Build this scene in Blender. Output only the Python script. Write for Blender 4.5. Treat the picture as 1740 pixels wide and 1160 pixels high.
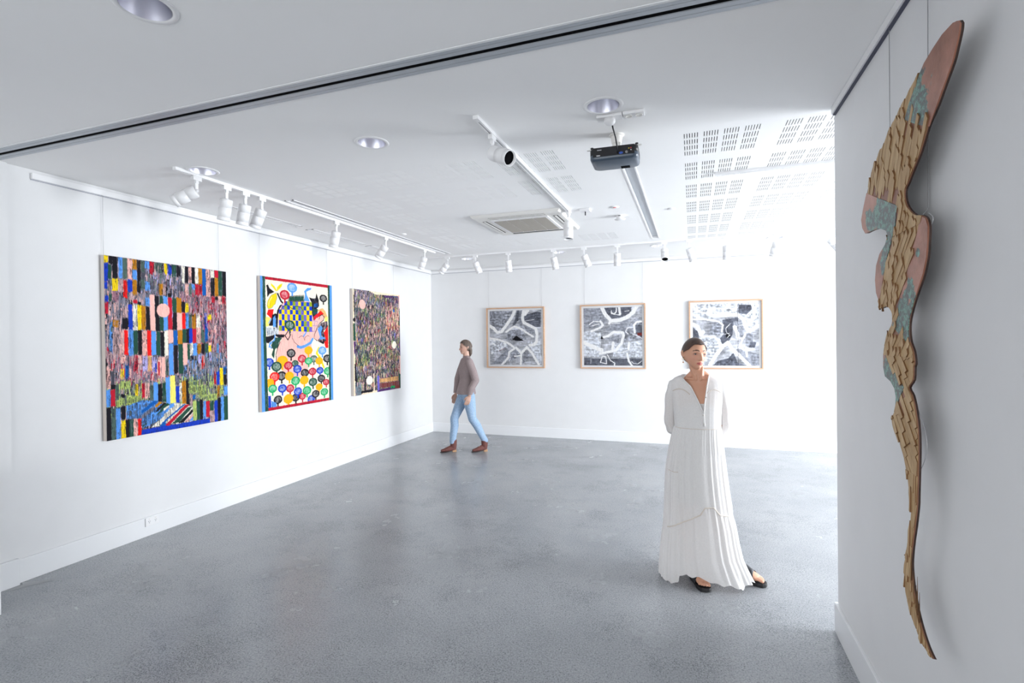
import bpy, bmesh, math, random
import numpy as np
from mathutils import Vector, Matrix

for o in list(bpy.data.objects): bpy.data.objects.remove(o)
SC = bpy.context.scene; COL = SC.collection
# ---------------------------------------------------------------- camera
RIGHT = Vector((.94345,.33131,-.01198)); UP = Vector((.00933,.00959,.99991)); FWD = Vector((-.3314,.94347,-.00596))
cd = bpy.data.cameras.new('camera'); cam = bpy.data.objects.new('camera', cd); COL.objects.link(cam)
cd.sensor_width = 36; cd.lens = 873.65/1740*36; cd.clip_start = .05; cd.clip_end = 100
m = Matrix((RIGHT, UP, -FWD)).transposed().to_4x4(); m.translation = Vector((0,0,1.68)); cam.matrix_world = m
SC.camera = cam
# ---------------------------------------------------------------- light and exposure
SC.view_settings.view_transform = 'Standard'; SC.view_settings.look = 'None'; SC.view_settings.gamma = 1
SC.view_settings.use_curve_mapping = False; SC.view_settings.exposure = 0.32
w = bpy.data.worlds.new('sky'); SC.world = w; w.use_nodes = True
w.node_tree.nodes['Background'].inputs[0].default_value = (.80,.90,1,1); w.node_tree.nodes['Background'].inputs[1].default_value = 1.3
def area(name, loc, rot, sx, sy, power, col, spread=math.pi):
    l = bpy.data.lights.new(name,'AREA'); l.shape = 'RECTANGLE'; l.size = sx; l.size_y = sy; l.energy = power; l.color = col; l.spread = spread
    o = bpy.data.objects.new(name,l); COL.objects.link(o); o.location = loc; o.rotation_euler = rot; return o
PI = math.pi
SC.cycles.caustics_reflective = False; SC.cycles.caustics_refractive = False; SC.cycles.sample_clamp_indirect = 6
area('daylight_side', (7.75,5.15,1.35), (0,PI/2+.24,0), 2.5, 3.5, 960, (.93,.965,1))       # outside the glazed side wall, shining in
area('front_fill', (-1.9,-3.5,1.35), (PI/2-.12,0,-.12), 4.8, 2.5, 54, (1,.985,.97), 1.9)      # unseen fill added behind the camera, narrowed and aimed to brighten the dress

# ---------------------------------------------------------------- mesh helpers
class G:
    def __init__(s): s.v=[]; s.f=[]; s.sm=[]; s.mi=[]; s.cur=0
    def add(s, vs, fs, smooth=False):
        n=len(s.v); s.v += [tuple(q) for q in vs]; s.f += [tuple(i+n for i in f) for f in fs]; s.sm += [smooth]*len(fs); s.mi += [s.cur]*len(fs); return s
    def box(s, x0,x1,y0,y1,z0,z1):
        return s.add([(x0,y0,z0),(x1,y0,z0),(x1,y1,z0),(x0,y1,z0),(x0,y0,z1),(x1,y0,z1),(x1,y1,z1),(x0,y1,z1)],
                     [(0,3,2,1),(4,5,6,7),(0,1,5,4),(1,2,6,5),(2,3,7,6),(3,0,4,7)])
    def rings(s, R, cap=True, smooth=True, closed=True):
        n=len(R[0]); vs=[p for r in R for p in r]; fs=[]
        for i in range(len(R)-1):
            for j in range(n if closed else n-1):
                k=(j+1)%n; fs.append((i*n+j,i*n+k,(i+1)*n+k,(i+1)*n+j))
        if cap: fs.append(tuple(range(n-1,-1,-1))); fs.append(tuple((len(R)-1)*n+j for j in range(n)))
        return s.add(vs,fs,smooth)
    def lathe(s, prof, n=24, M=None, cap=True, smooth=True):
        M = M or Matrix(); R=[]
        for r,z in prof: R.append([M@Vector((r*math.cos(2*PI*j/n),r*math.sin(2*PI*j/n),z)) for j in range(n)])
        return s.rings(R,cap,smooth)
    def tube(s, pts, rad, n=8, smooth=True, flat=1.0, caps=True):
        pts=[Vector(p) for p in pts]; rad = rad if isinstance(rad,(list,tuple)) else [rad]*len(pts)
        T=[(pts[min(i+1,len(pts)-1)]-pts[max(i-1,0)]).normalized() for i in range(len(pts))]
        a = Vector((0,0,1)) if abs(T[0].z) < .9 else Vector((1,0,0)); u=(a-T[0]*a.dot(T[0])).normalized(); R=[]
        for i,p in enumerate(pts):
            u=(u-T[i]*u.dot(T[i])).normalized(); v=T[i].cross(u); r=rad[i]
            rx,ry=(r if isinstance(r,(list,tuple)) else (r,r*flat))
            R.append([p+u*(math.cos(2*PI*j/n)*ry)+v*(math.sin(2*PI*j/n)*rx) for j in range(n)])
        return s.rings(R,True,smooth)
    def prism(s, poly, f0, f1, smooth=False):
        """poly: 2-D points; f0, f1 map a 2-D point to the two 3-D caps"""
        n=len(poly); return s.add([f0(p) for p in poly]+[f1(p) for p in poly],[tuple(range(n-1,-1,-1)),tuple(range(n,2*n))]+[(i,(i+1)%n,n+(i+1)%n,n+i) for i in range(n)],smooth)
    def shift(s, off):
        o=Vector(off); s.v=[tuple(Vector(p)-o) for p in s.v]; return s
    def build(s, name, mat, parent=None, loc=None, bevel=0):
        me=bpy.data.meshes.new(name); me.from_pydata(s.v,[],s.f); me.polygons.foreach_set('use_smooth',s.sm); me.polygons.foreach_set('material_index',s.mi)
        bm=bmesh.new(); bm.from_mesh(me); bmesh.ops.recalc_face_normals(bm,faces=bm.faces)
        if bevel:
            ed=[e for e in bm.edges if len(e.link_faces)==2 and e.calc_face_angle(0)>.6]
            bmesh.ops.bevel(bm,geom=ed,offset=bevel,segments=2,affect='EDGES',profile=.6)
        bm.to_mesh(me); bm.free(); me.update()
        for mm in (mat if isinstance(mat,(list,tuple)) else [mat]): me.materials.append(mm)
        o=bpy.data.objects.new(name,me); COL.objects.link(o)
        if parent: o.parent=parent
        if loc is not None: o.location=loc
        return o
def tag(o, label=None, cat=None, group=None, kind=None):
    if label: o['label']=label
    if cat: o['category']=cat
    if group: o['group']=group
    if kind: o['kind']=kind
    return o
def thing(name, label, cat, loc=(0,0,0), rz=0, group=None):
    o=bpy.data.objects.new(name,None); COL.objects.link(o); o.location=loc; o.rotation_euler=(0,0,rz); o.empty_display_size=.1
    return tag(o,label,cat,group)
def struct(o): o['kind']='structure'; return o
def copy_tree(o, parent=None):
    c=o.copy(); COL.objects.link(c)
    if parent: c.parent=parent
    for ch in list(o.children): copy_tree(ch,c)
    return c

# ---------------------------------------------------------------- materials
def mat(name, col, rough=.5, metal=0, spec=.5, **kw):
    m=bpy.data.materials.new(name); m.use_nodes=True; b=m.node_tree.nodes['Principled BSDF']
    b.inputs['Base Color'].default_value=(*col,1); b.inputs['Roughness'].default_value=rough; b.inputs['Metallic'].default_value=metal
    b.inputs['Specular IOR Level'].default_value=spec
    for k,v in kw.items(): b.inputs[k].default_value=v
    return m
def nd(m, t, **kw):
    n=m.node_tree.nodes.new(t)
    for k,v in kw.items():
        if hasattr(n,k): setattr(n,k,v)
        else: n.inputs[k].default_value=v
    return n
def lk(m,a,b): m.node_tree.links.new(a,b)
def ramp(m, stops):
    r=nd(m,'ShaderNodeValToRGB'); e=r.color_ramp.elements
    while len(e)<len(stops): e.new(.5)
    for el,(p,c) in zip(e,stops): el.position=p; el.color=(*c,1)
    return r
def noisy(name, c1, c2, scale, rough=.5, bump=0, spec=.5, detail=4, stretch=None, metal=0):
    m=mat(name,c1,rough,metal,spec); b=m.node_tree.nodes['Principled BSDF']
    tc=nd(m,'ShaderNodeTexCoord'); mp=nd(m,'ShaderNodeMapping'); lk(m,tc.outputs['Object'],mp.inputs[0])
    if stretch: mp.inputs['Scale'].default_value=stretch
    n=nd(m,'ShaderNodeTexNoise'); n.inputs['Scale'].default_value=scale; n.inputs['Detail'].default_value=detail; lk(m,mp.outputs[0],n.inputs['Vector'])
    r=ramp(m,[(.3,c1),(.7,c2)]); lk(m,n.outputs['Fac'],r.inputs[0]); lk(m,r.outputs[0],b.inputs['Base Color'])
    if bump:
        bp=nd(m,'ShaderNodeBump'); bp.inputs['Strength'].default_value=bump; bp.inputs['Distance'].default_value=.002
        lk(m,n.outputs['Fac'],bp.inputs['Height']); lk(m,bp.outputs[0],b.inputs['Normal'])
    return m
M_WALL=noisy('wall_paint',(.755,.758,.765),(.77,.773,.78),6,.55,.05,.3)
M_CEIL=noisy('ceiling_paint',(.92,.92,.92),(.93,.93,.93),4,.7,.03,.2)
M_TRIM=mat('trim_paint',(.81,.82,.835),.35); M_WHITE=mat('white_powdercoat',(.84,.84,.85),.35)
M_DARK=mat('dark_void',(.005,.005,.006),.9,0,.05); M_BLACK=mat('black_plastic',(.012,.012,.014),.35)
M_ALU=noisy('anodised_aluminium',(.42,.45,.49),(.50,.53,.57),30,.42,0,.5,2,(1,40,40),.35)
M_REFL=mat('spun_aluminium',(.80,.80,.86),.32,1); M_CHROME=mat('chrome',(.7,.7,.72),.15,1)
M_GREYR=mat('grey_recess',(.66,.69,.73),.6); M_PLASTIC=mat('warm_white_plastic',(.80,.79,.76),.4)
M_GRILLE=noisy('beige_grille',(.42,.39,.35),(.50,.47,.42),400,.6); M_WIRE=mat('steel_wire',(.45,.45,.46),.4,.6)
M_OAK=noisy('pale_oak',(.52,.31,.19),(.62,.40,.26),14,.45,.1,.4,4,(1,1,12)); M_MAT=mat('mat_board',(.84,.85,.87),.8)
M_CANVAS=noisy('raw_canvas',(.62,.55,.50),(.68,.61,.56),300,.85,.2); M_TIMBER=noisy('timber_top',(.36,.22,.15),(.46,.29,.2),8,.4,.1,.4,4,(1,12,12))
def m_floor():
    m=mat('polished_concrete',(.3,.3,.3),.2,0,.4); b=m.node_tree.nodes['Principled BSDF']
    tc=nd(m,'ShaderNodeTexCoord'); V=tc.outputs['Object']
    def noise(s,d=5,r=.55):
        n=nd(m,'ShaderNodeTexNoise'); n.inputs['Scale'].default_value=s; n.inputs['Detail'].default_value=d; n.inputs['Roughness'].default_value=r; lk(m,V,n.inputs['Vector']); return n.outputs['Fac']
    base=ramp(m,[(.25,(.275,.29,.312)),(.5,(.345,.36,.38)),(.85,(.43,.442,.458))]); lk(m,noise(1.1,7,.62),base.inputs[0])
    fine=ramp(m,[(.36,(.74,.74,.74)),(.64,(1.16,1.16,1.16))]); lk(m,noise(110,4),fine.inputs[0])
    mul=nd(m,'ShaderNodeMixRGB',blend_type='MULTIPLY'); mul.inputs[0].default_value=1; lk(m,base.outputs[0],mul.inputs[1]); lk(m,fine.outputs[0],mul.inputs[2])
    vo=nd(m,'ShaderNodeTexVoronoi'); vo.inputs['Scale'].default_value=150; lk(m,V,vo.inputs['Vector'])
    dots=ramp(m,[(.30,(1,1,1)),(.52,(0,0,0))]); lk(m,vo.outputs['Distance'],dots.inputs[0])
    sel=ramp(m,[(.50,(0,0,0)),(.62,(1,1,1))])
    zone=noise(1.7,6,.7); lk(m,zone,sel.inputs[0])
    sep=nd(m,'ShaderNodeSeparateColor'); lk(m,vo.outputs['Color'],sep.inputs[0])
    add=nd(m,'ShaderNodeMath',operation='MULTIPLY_ADD'); lk(m,sel.outputs[0],add.inputs[0]); add.inputs[1].default_value=.85; add.inputs[2].default_value=.10
    lt=nd(m,'ShaderNodeMath',operation='LESS_THAN'); lk(m,sep.outputs[0],lt.inputs[0]); lk(m,add.outputs[0],lt.inputs[1])
    mk=nd(m,'ShaderNodeMath',operation='MULTIPLY'); lk(m,dots.outputs[0],mk.inputs[0]); lk(m,lt.outputs[0],mk.inputs[1])
    mk2=nd(m,'ShaderNodeMath',operation='MULTIPLY'); lk(m,mk.outputs[0],mk2.inputs[0]); mk2.inputs[1].default_value=.62
    mx=nd(m,'ShaderNodeMixRGB'); lk(m,mk2.outputs[0],mx.inputs[0]); lk(m,mul.outputs[0],mx.inputs[1]); mx.inputs[2].default_value=(.05,.055,.07,1)
    lk(m,mx.outputs[0],b.inputs['Base Color'])
    rr=ramp(m,[(.2,(.20,.20,.20)),(.8,(.30,.30,.30))]); lk(m,noise(2.3,4),rr.inputs[0]); lk(m,rr.outputs[0],b.inputs['Roughness'])
    return m
M_FLOOR=m_floor()
def m_attr(name, rough=.6, bump=.4, spec=.4):
    m=mat(name,(1,1,1),rough,0,spec); a=nd(m,'ShaderNodeVertexColor'); a.layer_name='Col'; b=m.node_tree.nodes['Principled BSDF']
    lk(m,a.outputs[0],b.inputs['Base Color'])
    if bump:
        tc=nd(m,'ShaderNodeTexCoord'); n=nd(m,'ShaderNodeTexNoise'); n.inputs['Scale'].default_value=160; lk(m,tc.outputs['Object'],n.inputs['Vector'])
        bp=nd(m,'ShaderNodeBump'); bp.inputs['Strength'].default_value=bump; bp.inputs['Distance'].default_value=.001; lk(m,n.outputs[0],bp.inputs['Height']); lk(m,bp.outputs[0],b.inputs['Normal'])
    return m
M_PAINT=m_attr('oil_stick_paint',.75,.5,.15); M_INK=m_attr('ink_print',.8,0,.1)
def m_glass():
    m=bpy.data.materials.new('picture_glass'); m.use_nodes=True; nt=m.node_tree; nt.nodes.clear()
    o=nd(m,'ShaderNodeOutputMaterial'); mx=nd(m,'ShaderNodeMixShader'); t=nd(m,'ShaderNodeBsdfTransparent'); g=nd(m,'ShaderNodeBsdfGlossy'); g.inputs['Roughness'].default_value=.02
    f=nd(m,'ShaderNodeFresnel'); f.inputs[0].default_value=1.06; lk(m,f.outputs[0],mx.inputs[0]); lk(m,t.outputs[0],mx.inputs[1]); lk(m,g.outputs[0],mx.inputs[2]); lk(m,mx.outputs[0],o.inputs[0]); return m
M_GLASS=m_glass()
def lin(c): 
    c=np.asarray(c); return np.where(c<=.04045,c/12.92,((c+.055)/1.055)**2.4)
def set_col(me, rgb):
    a=me.color_attributes.new('Col','FLOAT_COLOR','POINT'); d=np.ones((len(me.vertices),4),np.float32); d[:,:3]=rgb; a.data.foreach_set('color',d.ravel())
ART = {}
ART['p1'] = '''r Y 1 0 -1 28 44
r K 0 32 -1 56 46
r U 1 -1 44 27 144
r G 0 27 46 49 126
r K 0 57 -1 90 121
r B 1 98 0 125 118
r g 1 127 2 157 118
r P 2 158 3 193 118
r O 1 196 1 226 60
r B 1 195 62 226 123
r K 1 228 1 255 117
r g 2 257 2 282 72
r D 1 257 72 284 118
r B 2 285 2 319 45
r r 2 323 2 356 70
r g 3 356 0 418 66
r Y 2 435 2 448 61
r Y 1 53 123 93 192
r m 2 97 120 129 191
r R 1 129 124 156 223
r U 1 160 122 193 187
r O 2 193 119 225 199
r K 2 228 117 254 187
r g 2 254 114 283 167
r B 2 286 122 322 172
r D 1 322 120 355 163
r U 1 -1 145 22 181
r G 1 28 206 48 249
r U 2 2 217 26 250
r M 2 54 193 95 247
r O 1 392 125 424 194
r m 2 424 127 446 193
r r 2 2 255 25 316
r B 2 285 215 319 264
r K 0 229 239 253 256
r r 0 196 233 225 251
r P 0 321 195 356 363
r K 0 358 200 389 362
r G 0 394 198 422 361
r B 0 427 193 445 361
r U 0 161 259 189 366
r W 2 193 258 224 365
r Y 1 226 260 255 364
r O 1 255 262 286 364
r K 0 289 264 316 363
r m 2 121 271 155 339
r Y 2 439 0 458 66
r U 2 470 0 495 67
r G 1 500 1 533 79
r K 1 538 3 572 72
r W 2 579 1 608 107
r K 0 610 3 637 108
r P 2 640 1 666 106
r K 0 668 2 696 106
r W 1 699 1 729 104
r O 1 730 1 763 107
r b 0 765 0 798 172
r P 3 799 2 840 178
r W 2 842 1 879 55
r r 0 883 -1 919 50
r G 1 920 -1 959 171
r K 0 961 0 996 169
r g 1 641 108 665 179
r B 1 668 108 696 141
r r 1 698 108 728 172
r r 2 730 107 762 170
r K 1 845 55 880 175
r O 1 883 50 918 175
r P 3 609 112 639 181
r r 2 850 179 882 215
r K 1 883 177 915 197
r P 3 918 171 955 220
r r 2 955 169 988 218
r B 0 426 199 458 396
r r 0 463 204 495 396
r G 0 498 202 532 291
r O 0 533 202 574 294
r K 0 577 224 606 289
r Y 2 608 230 637 290
r K 0 500 291 535 395
r P 0 536 294 579 395
r R 1 579 292 607 395
r B 3 610 291 636 394
r g 2 638 294 663 394
r O 2 666 295 701 394
r W 3 704 292 743 386
r D 0 743 338 756 393
r U 3 782 290 805 393
r Y 2 808 297 846 325
r K 0 462 178 494 198
r B 3 30 359 48 528
r O 3 53 348 94 385
r K 0 116 337 156 398
r U 0 161 332 191 401
r W 2 193 331 226 404
r Y 1 228 331 254 400
r O 1 256 330 286 402
r K 0 289 329 320 400
r P 0 321 328 360 405
r K 0 362 327 393 406
r G 0 395 326 424 406
r B 0 429 326 444 402
r R 0 130 401 155 542
r B 2 160 403 194 545
r G 0 194 404 225 542
r K 0 227 404 256 543
r P 2 257 405 294 548
r R 0 295 402 326 549
r B 0 327 407 363 546
r G 0 366 408 396 550
r K 0 398 410 430 555
r W 0 432 406 443 559
r P 3 99 402 128 543
r m 3 54 409 93 542
r P 2 100 550 125 584
r r 3 197 546 224 643
r P 3 228 547 255 589
r v 1 259 551 295 635
r t 2 297 552 327 634
r v 2 329 557 364 646
r P 2 369 558 402 669
r P 0 405 559 434 679
r b 2 133 592 156 673
r Y 3 100 618 124 671
r P 3 3 600 30 715
r D 2 34 628 58 701
r U 0 353 596 364 643
r r 0 376 586 388 666
r B 0 426 325 457 402
r r 0 462 324 497 396
r K 0 499 323 535 396
r P 0 536 322 578 399
r R 0 579 321 607 393
r B 2 610 321 636 387
r g 2 636 320 663 387
r O 2 666 319 701 385
r W 2 704 318 740 384
r U 3 779 316 808 383
r Y 1 811 307 846 327
r W 0 429 402 459 552
r P 0 460 398 501 477
r b 0 503 400 536 491
r O 0 539 399 580 484
r G 0 580 393 614 478
r K 0 615 391 638 479
r U 0 638 387 668 481
r r 0 668 389 702 483
r P 3 703 386 742 478
r g 1 745 388 778 478
r b 2 781 385 810 474
r B 0 465 483 500 671
r K 0 505 491 538 662
r G 0 543 484 584 666
r P 0 582 480 621 613
r G 0 621 485 643 580
r W 2 644 481 672 558
r B 1 673 481 706 559
r O 2 709 485 746 548
r K 1 749 486 780 545
r G 2 780 482 812 545
r P 1 815 475 844 496
r Y 0 814 496 840 542
r v 2 817 542 843 594
r B 3 890 487 917 544
r K 0 655 558 674 585
r v 2 712 556 746 606
r R 3 748 564 776 643
r P 0 418 559 433 682
r g 3 433 559 460 676
r B 0 434 680 468 750
r y 0 470 673 511 753
r U 1 888 669 918 758
r Y 1 921 646 954 764
r b 2 955 640 989 693
r K 0 960 693 988 763
r r 3 862 660 885 756
r P 3 2 639 30 718
r K 0 32 700 62 724
r B 1 2 725 29 818
r r 0 31 725 62 816
r g 2 64 699 88 786
r K 0 103 755 128 776
r L 3 95 686 170 730
r L 3 136 768 244 827
r L 3 90 779 132 819
r L 2 65 786 94 826
r Y 2 200 704 222 770
r r 1 249 701 271 791
r P 3 271 706 307 794
r g 2 310 719 337 800
r B 0 337 707 372 814
r K 0 372 716 403 820
r G 1 406 711 434 823
r K 0 1 820 32 1010
r g 1 34 823 62 1009
r B 1 65 830 93 1003
r K 0 100 823 131 895
r B 1 135 819 152 897
r Y 1 99 900 130 1005
r K 0 130 900 156 1005
r G 1 156 900 186 1006
r P 2 186 900 216 1007
r R 1 217 903 242 1004
p B 4 135 896 148 823 248 801 367 815 439 865 439 916 247 964 243 901
p b 0 243 860 339 812 374 819 248 877
p S 2 243 887 329 847 353 857 247 909
p O 0 343 848 376 821 405 826 362 854
p K 0 352 871 415 830 440 836 357 882
p G 0 357 896 440 840 439 861 366 897
p W 2 314 966 439 898 439 949 380 963
p b 0 375 966 439 931 438 971
p G 1 247 961 247 947 292 931
p U 1 247 971 438 967 447 1006 242 1002
r B 0 436 681 470 846
r y 0 470 676 515 842
r U 0 515 738 546 842
r W 2 547 724 566 840
r O 1 567 713 603 854
r K 1 604 709 634 861
r S 3 511 667 547 737
r L 3 624 716 721 797
r L 3 716 749 788 831
r L 3 793 815 892 866
r L 3 817 731 858 774
r b 0 661 805 688 836
r m 2 636 799 660 902
r L 1 662 844 695 967
r G 1 697 847 725 971
r K 0 725 838 753 970
r B 1 756 852 781 966
r r 0 784 855 818 961
r G 1 819 858 856 926
r P 2 821 926 861 1002
r U 0 865 858 894 1006
r K 0 897 844 927 1010
r B 1 927 839 958 1006
r G 0 958 838 1001 1006
r O 2 893 763 917 840
r B 2 959 768 996 833
r L 3 920 769 953 822
p W 2 415 951 416 857 460 850 502 839 607 856 660 880 659 969 513 970
p G 0 397 869 397 855 445 834 462 843 416 864
p B 2 406 885 455 860 455 882 406 906
p B 0 457 875 460 850 500 839 502 861
p b 0 400 960 401 946 581 854 599 856 444 936 415 964
p r 0 424 965 597 859 633 863 454 972
p G 0 478 964 623 877 660 877 539 962
p K 0 534 965 660 892 660 911 575 968
p P 2 580 967 660 919 659 938 627 965
p B 0 627 965 659 938 662 965
p U 1 412 970 821 968 823 1006 412 1003
p m 2 815 927 862 928 864 1004 820 1003
e P 0 424 283 52 41'''
ART['p2'] = '''p B 0 -3 -7 29 -5 32 532 -4 532
p G 1 27 -5 60 -3 62 533 29 532
p r 1 58 2 932 1 932 26 60 23
p K 0 147 29 91 57 111 85 171 110 111 129 83 154 79 92 72 68
p Y 0 191 104 131 64 127 45 171 66 204 98
p Y 0 204 103 204 74 237 51 275 39 262 64
p Y 0 195 114 203 147 179 198 130 234 91 238 79 217 91 178 131 137
l g 2.5 195 114 131 137 91 178 79 217 91 241 130 234 179 198 203 147 195 114
l W 3.4 99 216 107 182 139 151
p c 0 212 142 236 156 245 195 195 236 170 267 154 238 195 197
l K 14.8 212 122 253 174 287 198
l K 19 304 194 245 215 215 250 199 305 193 374
p R 0 91 246 158 240 150 277 130 312 75 280
p y 0 59 299 126 307 90 371 59 371
p K 0 98 356 130 317 138 283 178 271 203 275 154 365 98 366
p B 0 150 306 174 286 186 325 182 374 146 375
l B 6.8 126 312 94 347
p P 0 215 275 232 235 278 188 347 165 657 159 714 301 758 322 762 397 713 441 683 483 625 540 202 534 260 457 219 428
p c 2 63 378 215 378 215 428 170 433 74 440
p K 0 59 448 162 433 170 452 90 496 59 491
p K 0 178 428 294 432 285 452 219 457 178 442
p G 1 170 452 260 457 219 491 202 534 129 533 121 510
l B 10.7 170 438 162 472 106 496 98 524
p G 1 355 136 558 117 562 158 355 169
l K 4 338 135 562 111 567 161 351 172 347 134
p B 0 567 158 581 99 567 79 619 47 677 45 667 59 600 82 609 108 652 159
p K 1 638 123 686 130 735 128 750 84 785 136 789 190 754 213 769 235 744 289 704 312 675 238 676 168
p G 0 685 216 774 218 744 262 704 269
p b 2 705 178 765 164 774 196 715 204
p t 0 845 204 886 230 927 284 916 329 865 286 764 224
p y 0 875 286 927 273 916 335 875 324
p R 0 814 227 865 253 794 277 734 301 714 312 704 280 754 257
p P 0 744 289 788 291 814 263 865 269 859 308 803 331 763 370 753 397 714 323
l K 6 788 299 799 272 834 259 867 280 854 308 798 332 758 370 713 430 708 462 752 481 797 468
p K 3 773 365 813 331 917 312 926 368 854 396 874 435 926 451 904 479 842 511 772 489
p B 0 773 375 813 353 843 374 813 408 822 446 905 462 792 473 758 386
p P 0 708 462 718 425 763 386 797 451 762 481
p R 0 858 413 927 351 928 544 883 544 894 484
p U 0 295 173 331 172 331 205 295 206
p o 0 331 172 368 171 368 204 331 205
p U 0 368 171 406 170 405 204 368 204
p o 0 406 170 443 169 443 203 405 204
p V 0 443 169 482 168 481 202 443 203
p Y 0 482 168 520 167 520 201 481 202
p U 0 520 167 560 166 559 201 520 201
p o 0 560 166 600 165 599 200 559 201
p U 0 600 165 640 164 640 199 599 200
p o 0 640 164 681 163 681 198 640 199
p V 0 259 206 295 206 295 238 259 238
p o 0 295 206 331 205 331 237 295 238
p U 0 331 205 368 204 368 237 331 237
p Y 0 368 204 405 204 405 236 368 237
p U 0 405 204 443 203 443 236 405 236
p o 0 443 203 481 202 481 235 443 236
p V 0 481 202 520 201 520 235 481 235
p o 0 520 201 559 201 559 234 520 235
p U 0 559 201 599 200 599 234 559 234
p Y 0 599 200 640 199 639 233 599 234
p U 0 640 199 681 198 680 233 639 233
p U 0 224 239 259 238 259 273 224 273
p Y 0 259 238 295 238 295 272 259 273
p V 0 295 238 331 237 331 272 295 272
p Y 0 331 237 368 237 368 272 331 272
p U 0 368 237 405 236 405 271 368 272
p Y 0 405 236 443 236 443 271 405 271
p U 0 443 236 481 235 481 271 443 271
p o 0 481 235 520 235 520 271 481 271
p V 0 520 235 559 234 559 270 520 271
p Y 0 559 234 599 234 599 270 559 270
p U 0 599 234 639 233 639 270 599 270
p Y 0 639 233 680 233 680 269 639 270
p Y 0 224 273 259 273 259 319 223 319
p U 0 259 273 295 273 294 319 259 319
p Y 0 295 273 331 273 331 319 294 319
p V 0 331 272 368 272 367 319 331 319
p Y 0 368 272 405 272 405 319 367 319
p U 0 405 272 443 272 442 319 405 319
p Y 0 443 272 481 271 481 319 442 319
p U 0 481 271 520 271 519 319 481 319
p o 0 520 271 559 271 559 319 519 319
p V 0 559 271 599 271 598 319 559 319
p Y 0 599 270 639 270 639 319 598 319
p U 0 639 270 680 270 680 319 639 319
p U 0 223 320 259 320 259 362 223 362
p Y 0 259 320 294 320 294 363 259 362
p U 0 294 320 331 320 331 363 294 363
p Y 0 331 320 367 320 367 363 331 363
p V 0 367 320 405 320 404 364 367 363
p Y 0 405 320 442 320 442 364 404 364
p U 0 442 320 481 320 480 364 442 364
p Y 0 481 320 519 320 519 365 480 364
p U 0 519 320 559 320 558 365 519 365
p o 0 559 320 598 320 598 365 558 365
p V 0 598 320 639 320 638 366 598 365
p Y 0 639 320 680 320 679 366 638 366
p o 0 223 363 259 363 258 402 223 401
p U 0 259 363 294 363 294 402 258 402
p Y 0 294 363 331 364 330 403 294 402
p U 0 331 363 367 364 367 403 330 403
p Y 0 367 364 404 364 404 404 367 403
p V 0 404 364 442 365 442 404 404 404
p Y 0 442 364 480 365 480 405 442 404
p U 0 480 365 519 365 519 406 480 405
p Y 0 519 365 558 366 558 406 519 406
p U 0 558 366 598 366 598 407 558 406
p o 0 598 366 638 366 638 408 598 407
p V 0 638 366 679 367 679 408 638 408
l G 4.9 236 274 261 224 329 196 399 228
l G 4.6 399 228 452 205 525 212 561 248
t G 0 363 357 65 37
l G 9.1 367 391 363 432
l K 8 341 402 298 440 336 472 371 432
l B 12.6 588 412 551 444
l K 3 389 427 397 462 424 493 477 524
l K 2.6 482 457 514 441 551 446 564 478 574 452 616 436 631 444
l U 2.1 683 315 758 316 758 357 682 358
l U 2.2 719 314 718 403 682 403
l U 2.1 705 248 759 246 759 278 719 279
t r 0 302 124 62 36
t B 0 402 62 65 37
t K 0 858 121 58 31
p G 1 932 2 964 2 967 545 935 544
p B 0 962 1 1005 0 1004 545 965 545
p P 0 177 646 194 535 235 483 673 485 664 520 672 663 521 777 396 760 276 724
p G 1 129 505 137 483 231 483 194 515 169 544 153 612 125 582 145 544
l B 7.7 125 495 98 509 125 534
l K 5.4 233 486 198 535 179 583 181 632
l B 22.4 683 467 654 498 578 522 513 534 468 526
l K 3.1 415 487 477 520
p R 0 863 486 925 486 904 522 888 547 873 522
p K 0 772 488 873 489 852 511
l Y 18.4 776 543 741 585 800 630 851 708
t K 0 375 577 57 33
t F 0 259 634 68 39
t F 0 620 559 57 32
t B 0 831 565 62 33
t U 0 97 639 52 31
t G 0 427 660 46 26
t G 0 185 673 62 36
t r 0 335 672 54 31
t g 0 697 632 54 29
t r 0 526 625 56 31
t e 0 620 646 53 29
t F 0 780 651 56 30
t K 0 908 635 63 33
t U 0 458 705 56 32
t K 0 563 740 56 31
t r 0 676 735 56 30
t U 0 790 732 53 28
t e 0 912 743 61 32
t K 0 246 747 59 34
t R 0 157 750 58 35
t F 0 348 755 57 33
t F 0 553 799 61 34
t e 0 431 797 59 34
t K 0 809 801 58 31
t G 0 680 823 61 33
t r 0 885 838 50 26
t F 0 97 792 51 31
t e 0 132 837 51 30
t r 0 356 851 52 30
t U 0 254 844 54 31
t r 0 524 927 48 27
t K 0 430 929 54 30
t U 0 461 883 54 31
t e 0 590 885 61 33
t F 0 773 869 52 28
t e 0 854 918 58 30
t U 0 651 961 53 29
t K 0 719 924 56 30
t K 0 196 925 52 31
t F 0 332 931 62 36
p U 0 77 886 108 888 112 977 79 976
p B 2 114 925 176 947 180 976 114 975
p r 1 74 976 929 975 928 998 77 999
p B 0 -4 482 36 483 42 1003 -5 1006
p G 1 30 483 64 483 78 1002 39 1002
p G 1 934 486 963 486 965 1001 931 1001
p B 0 962 486 1010 487 1005 1007 962 1004'''
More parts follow.
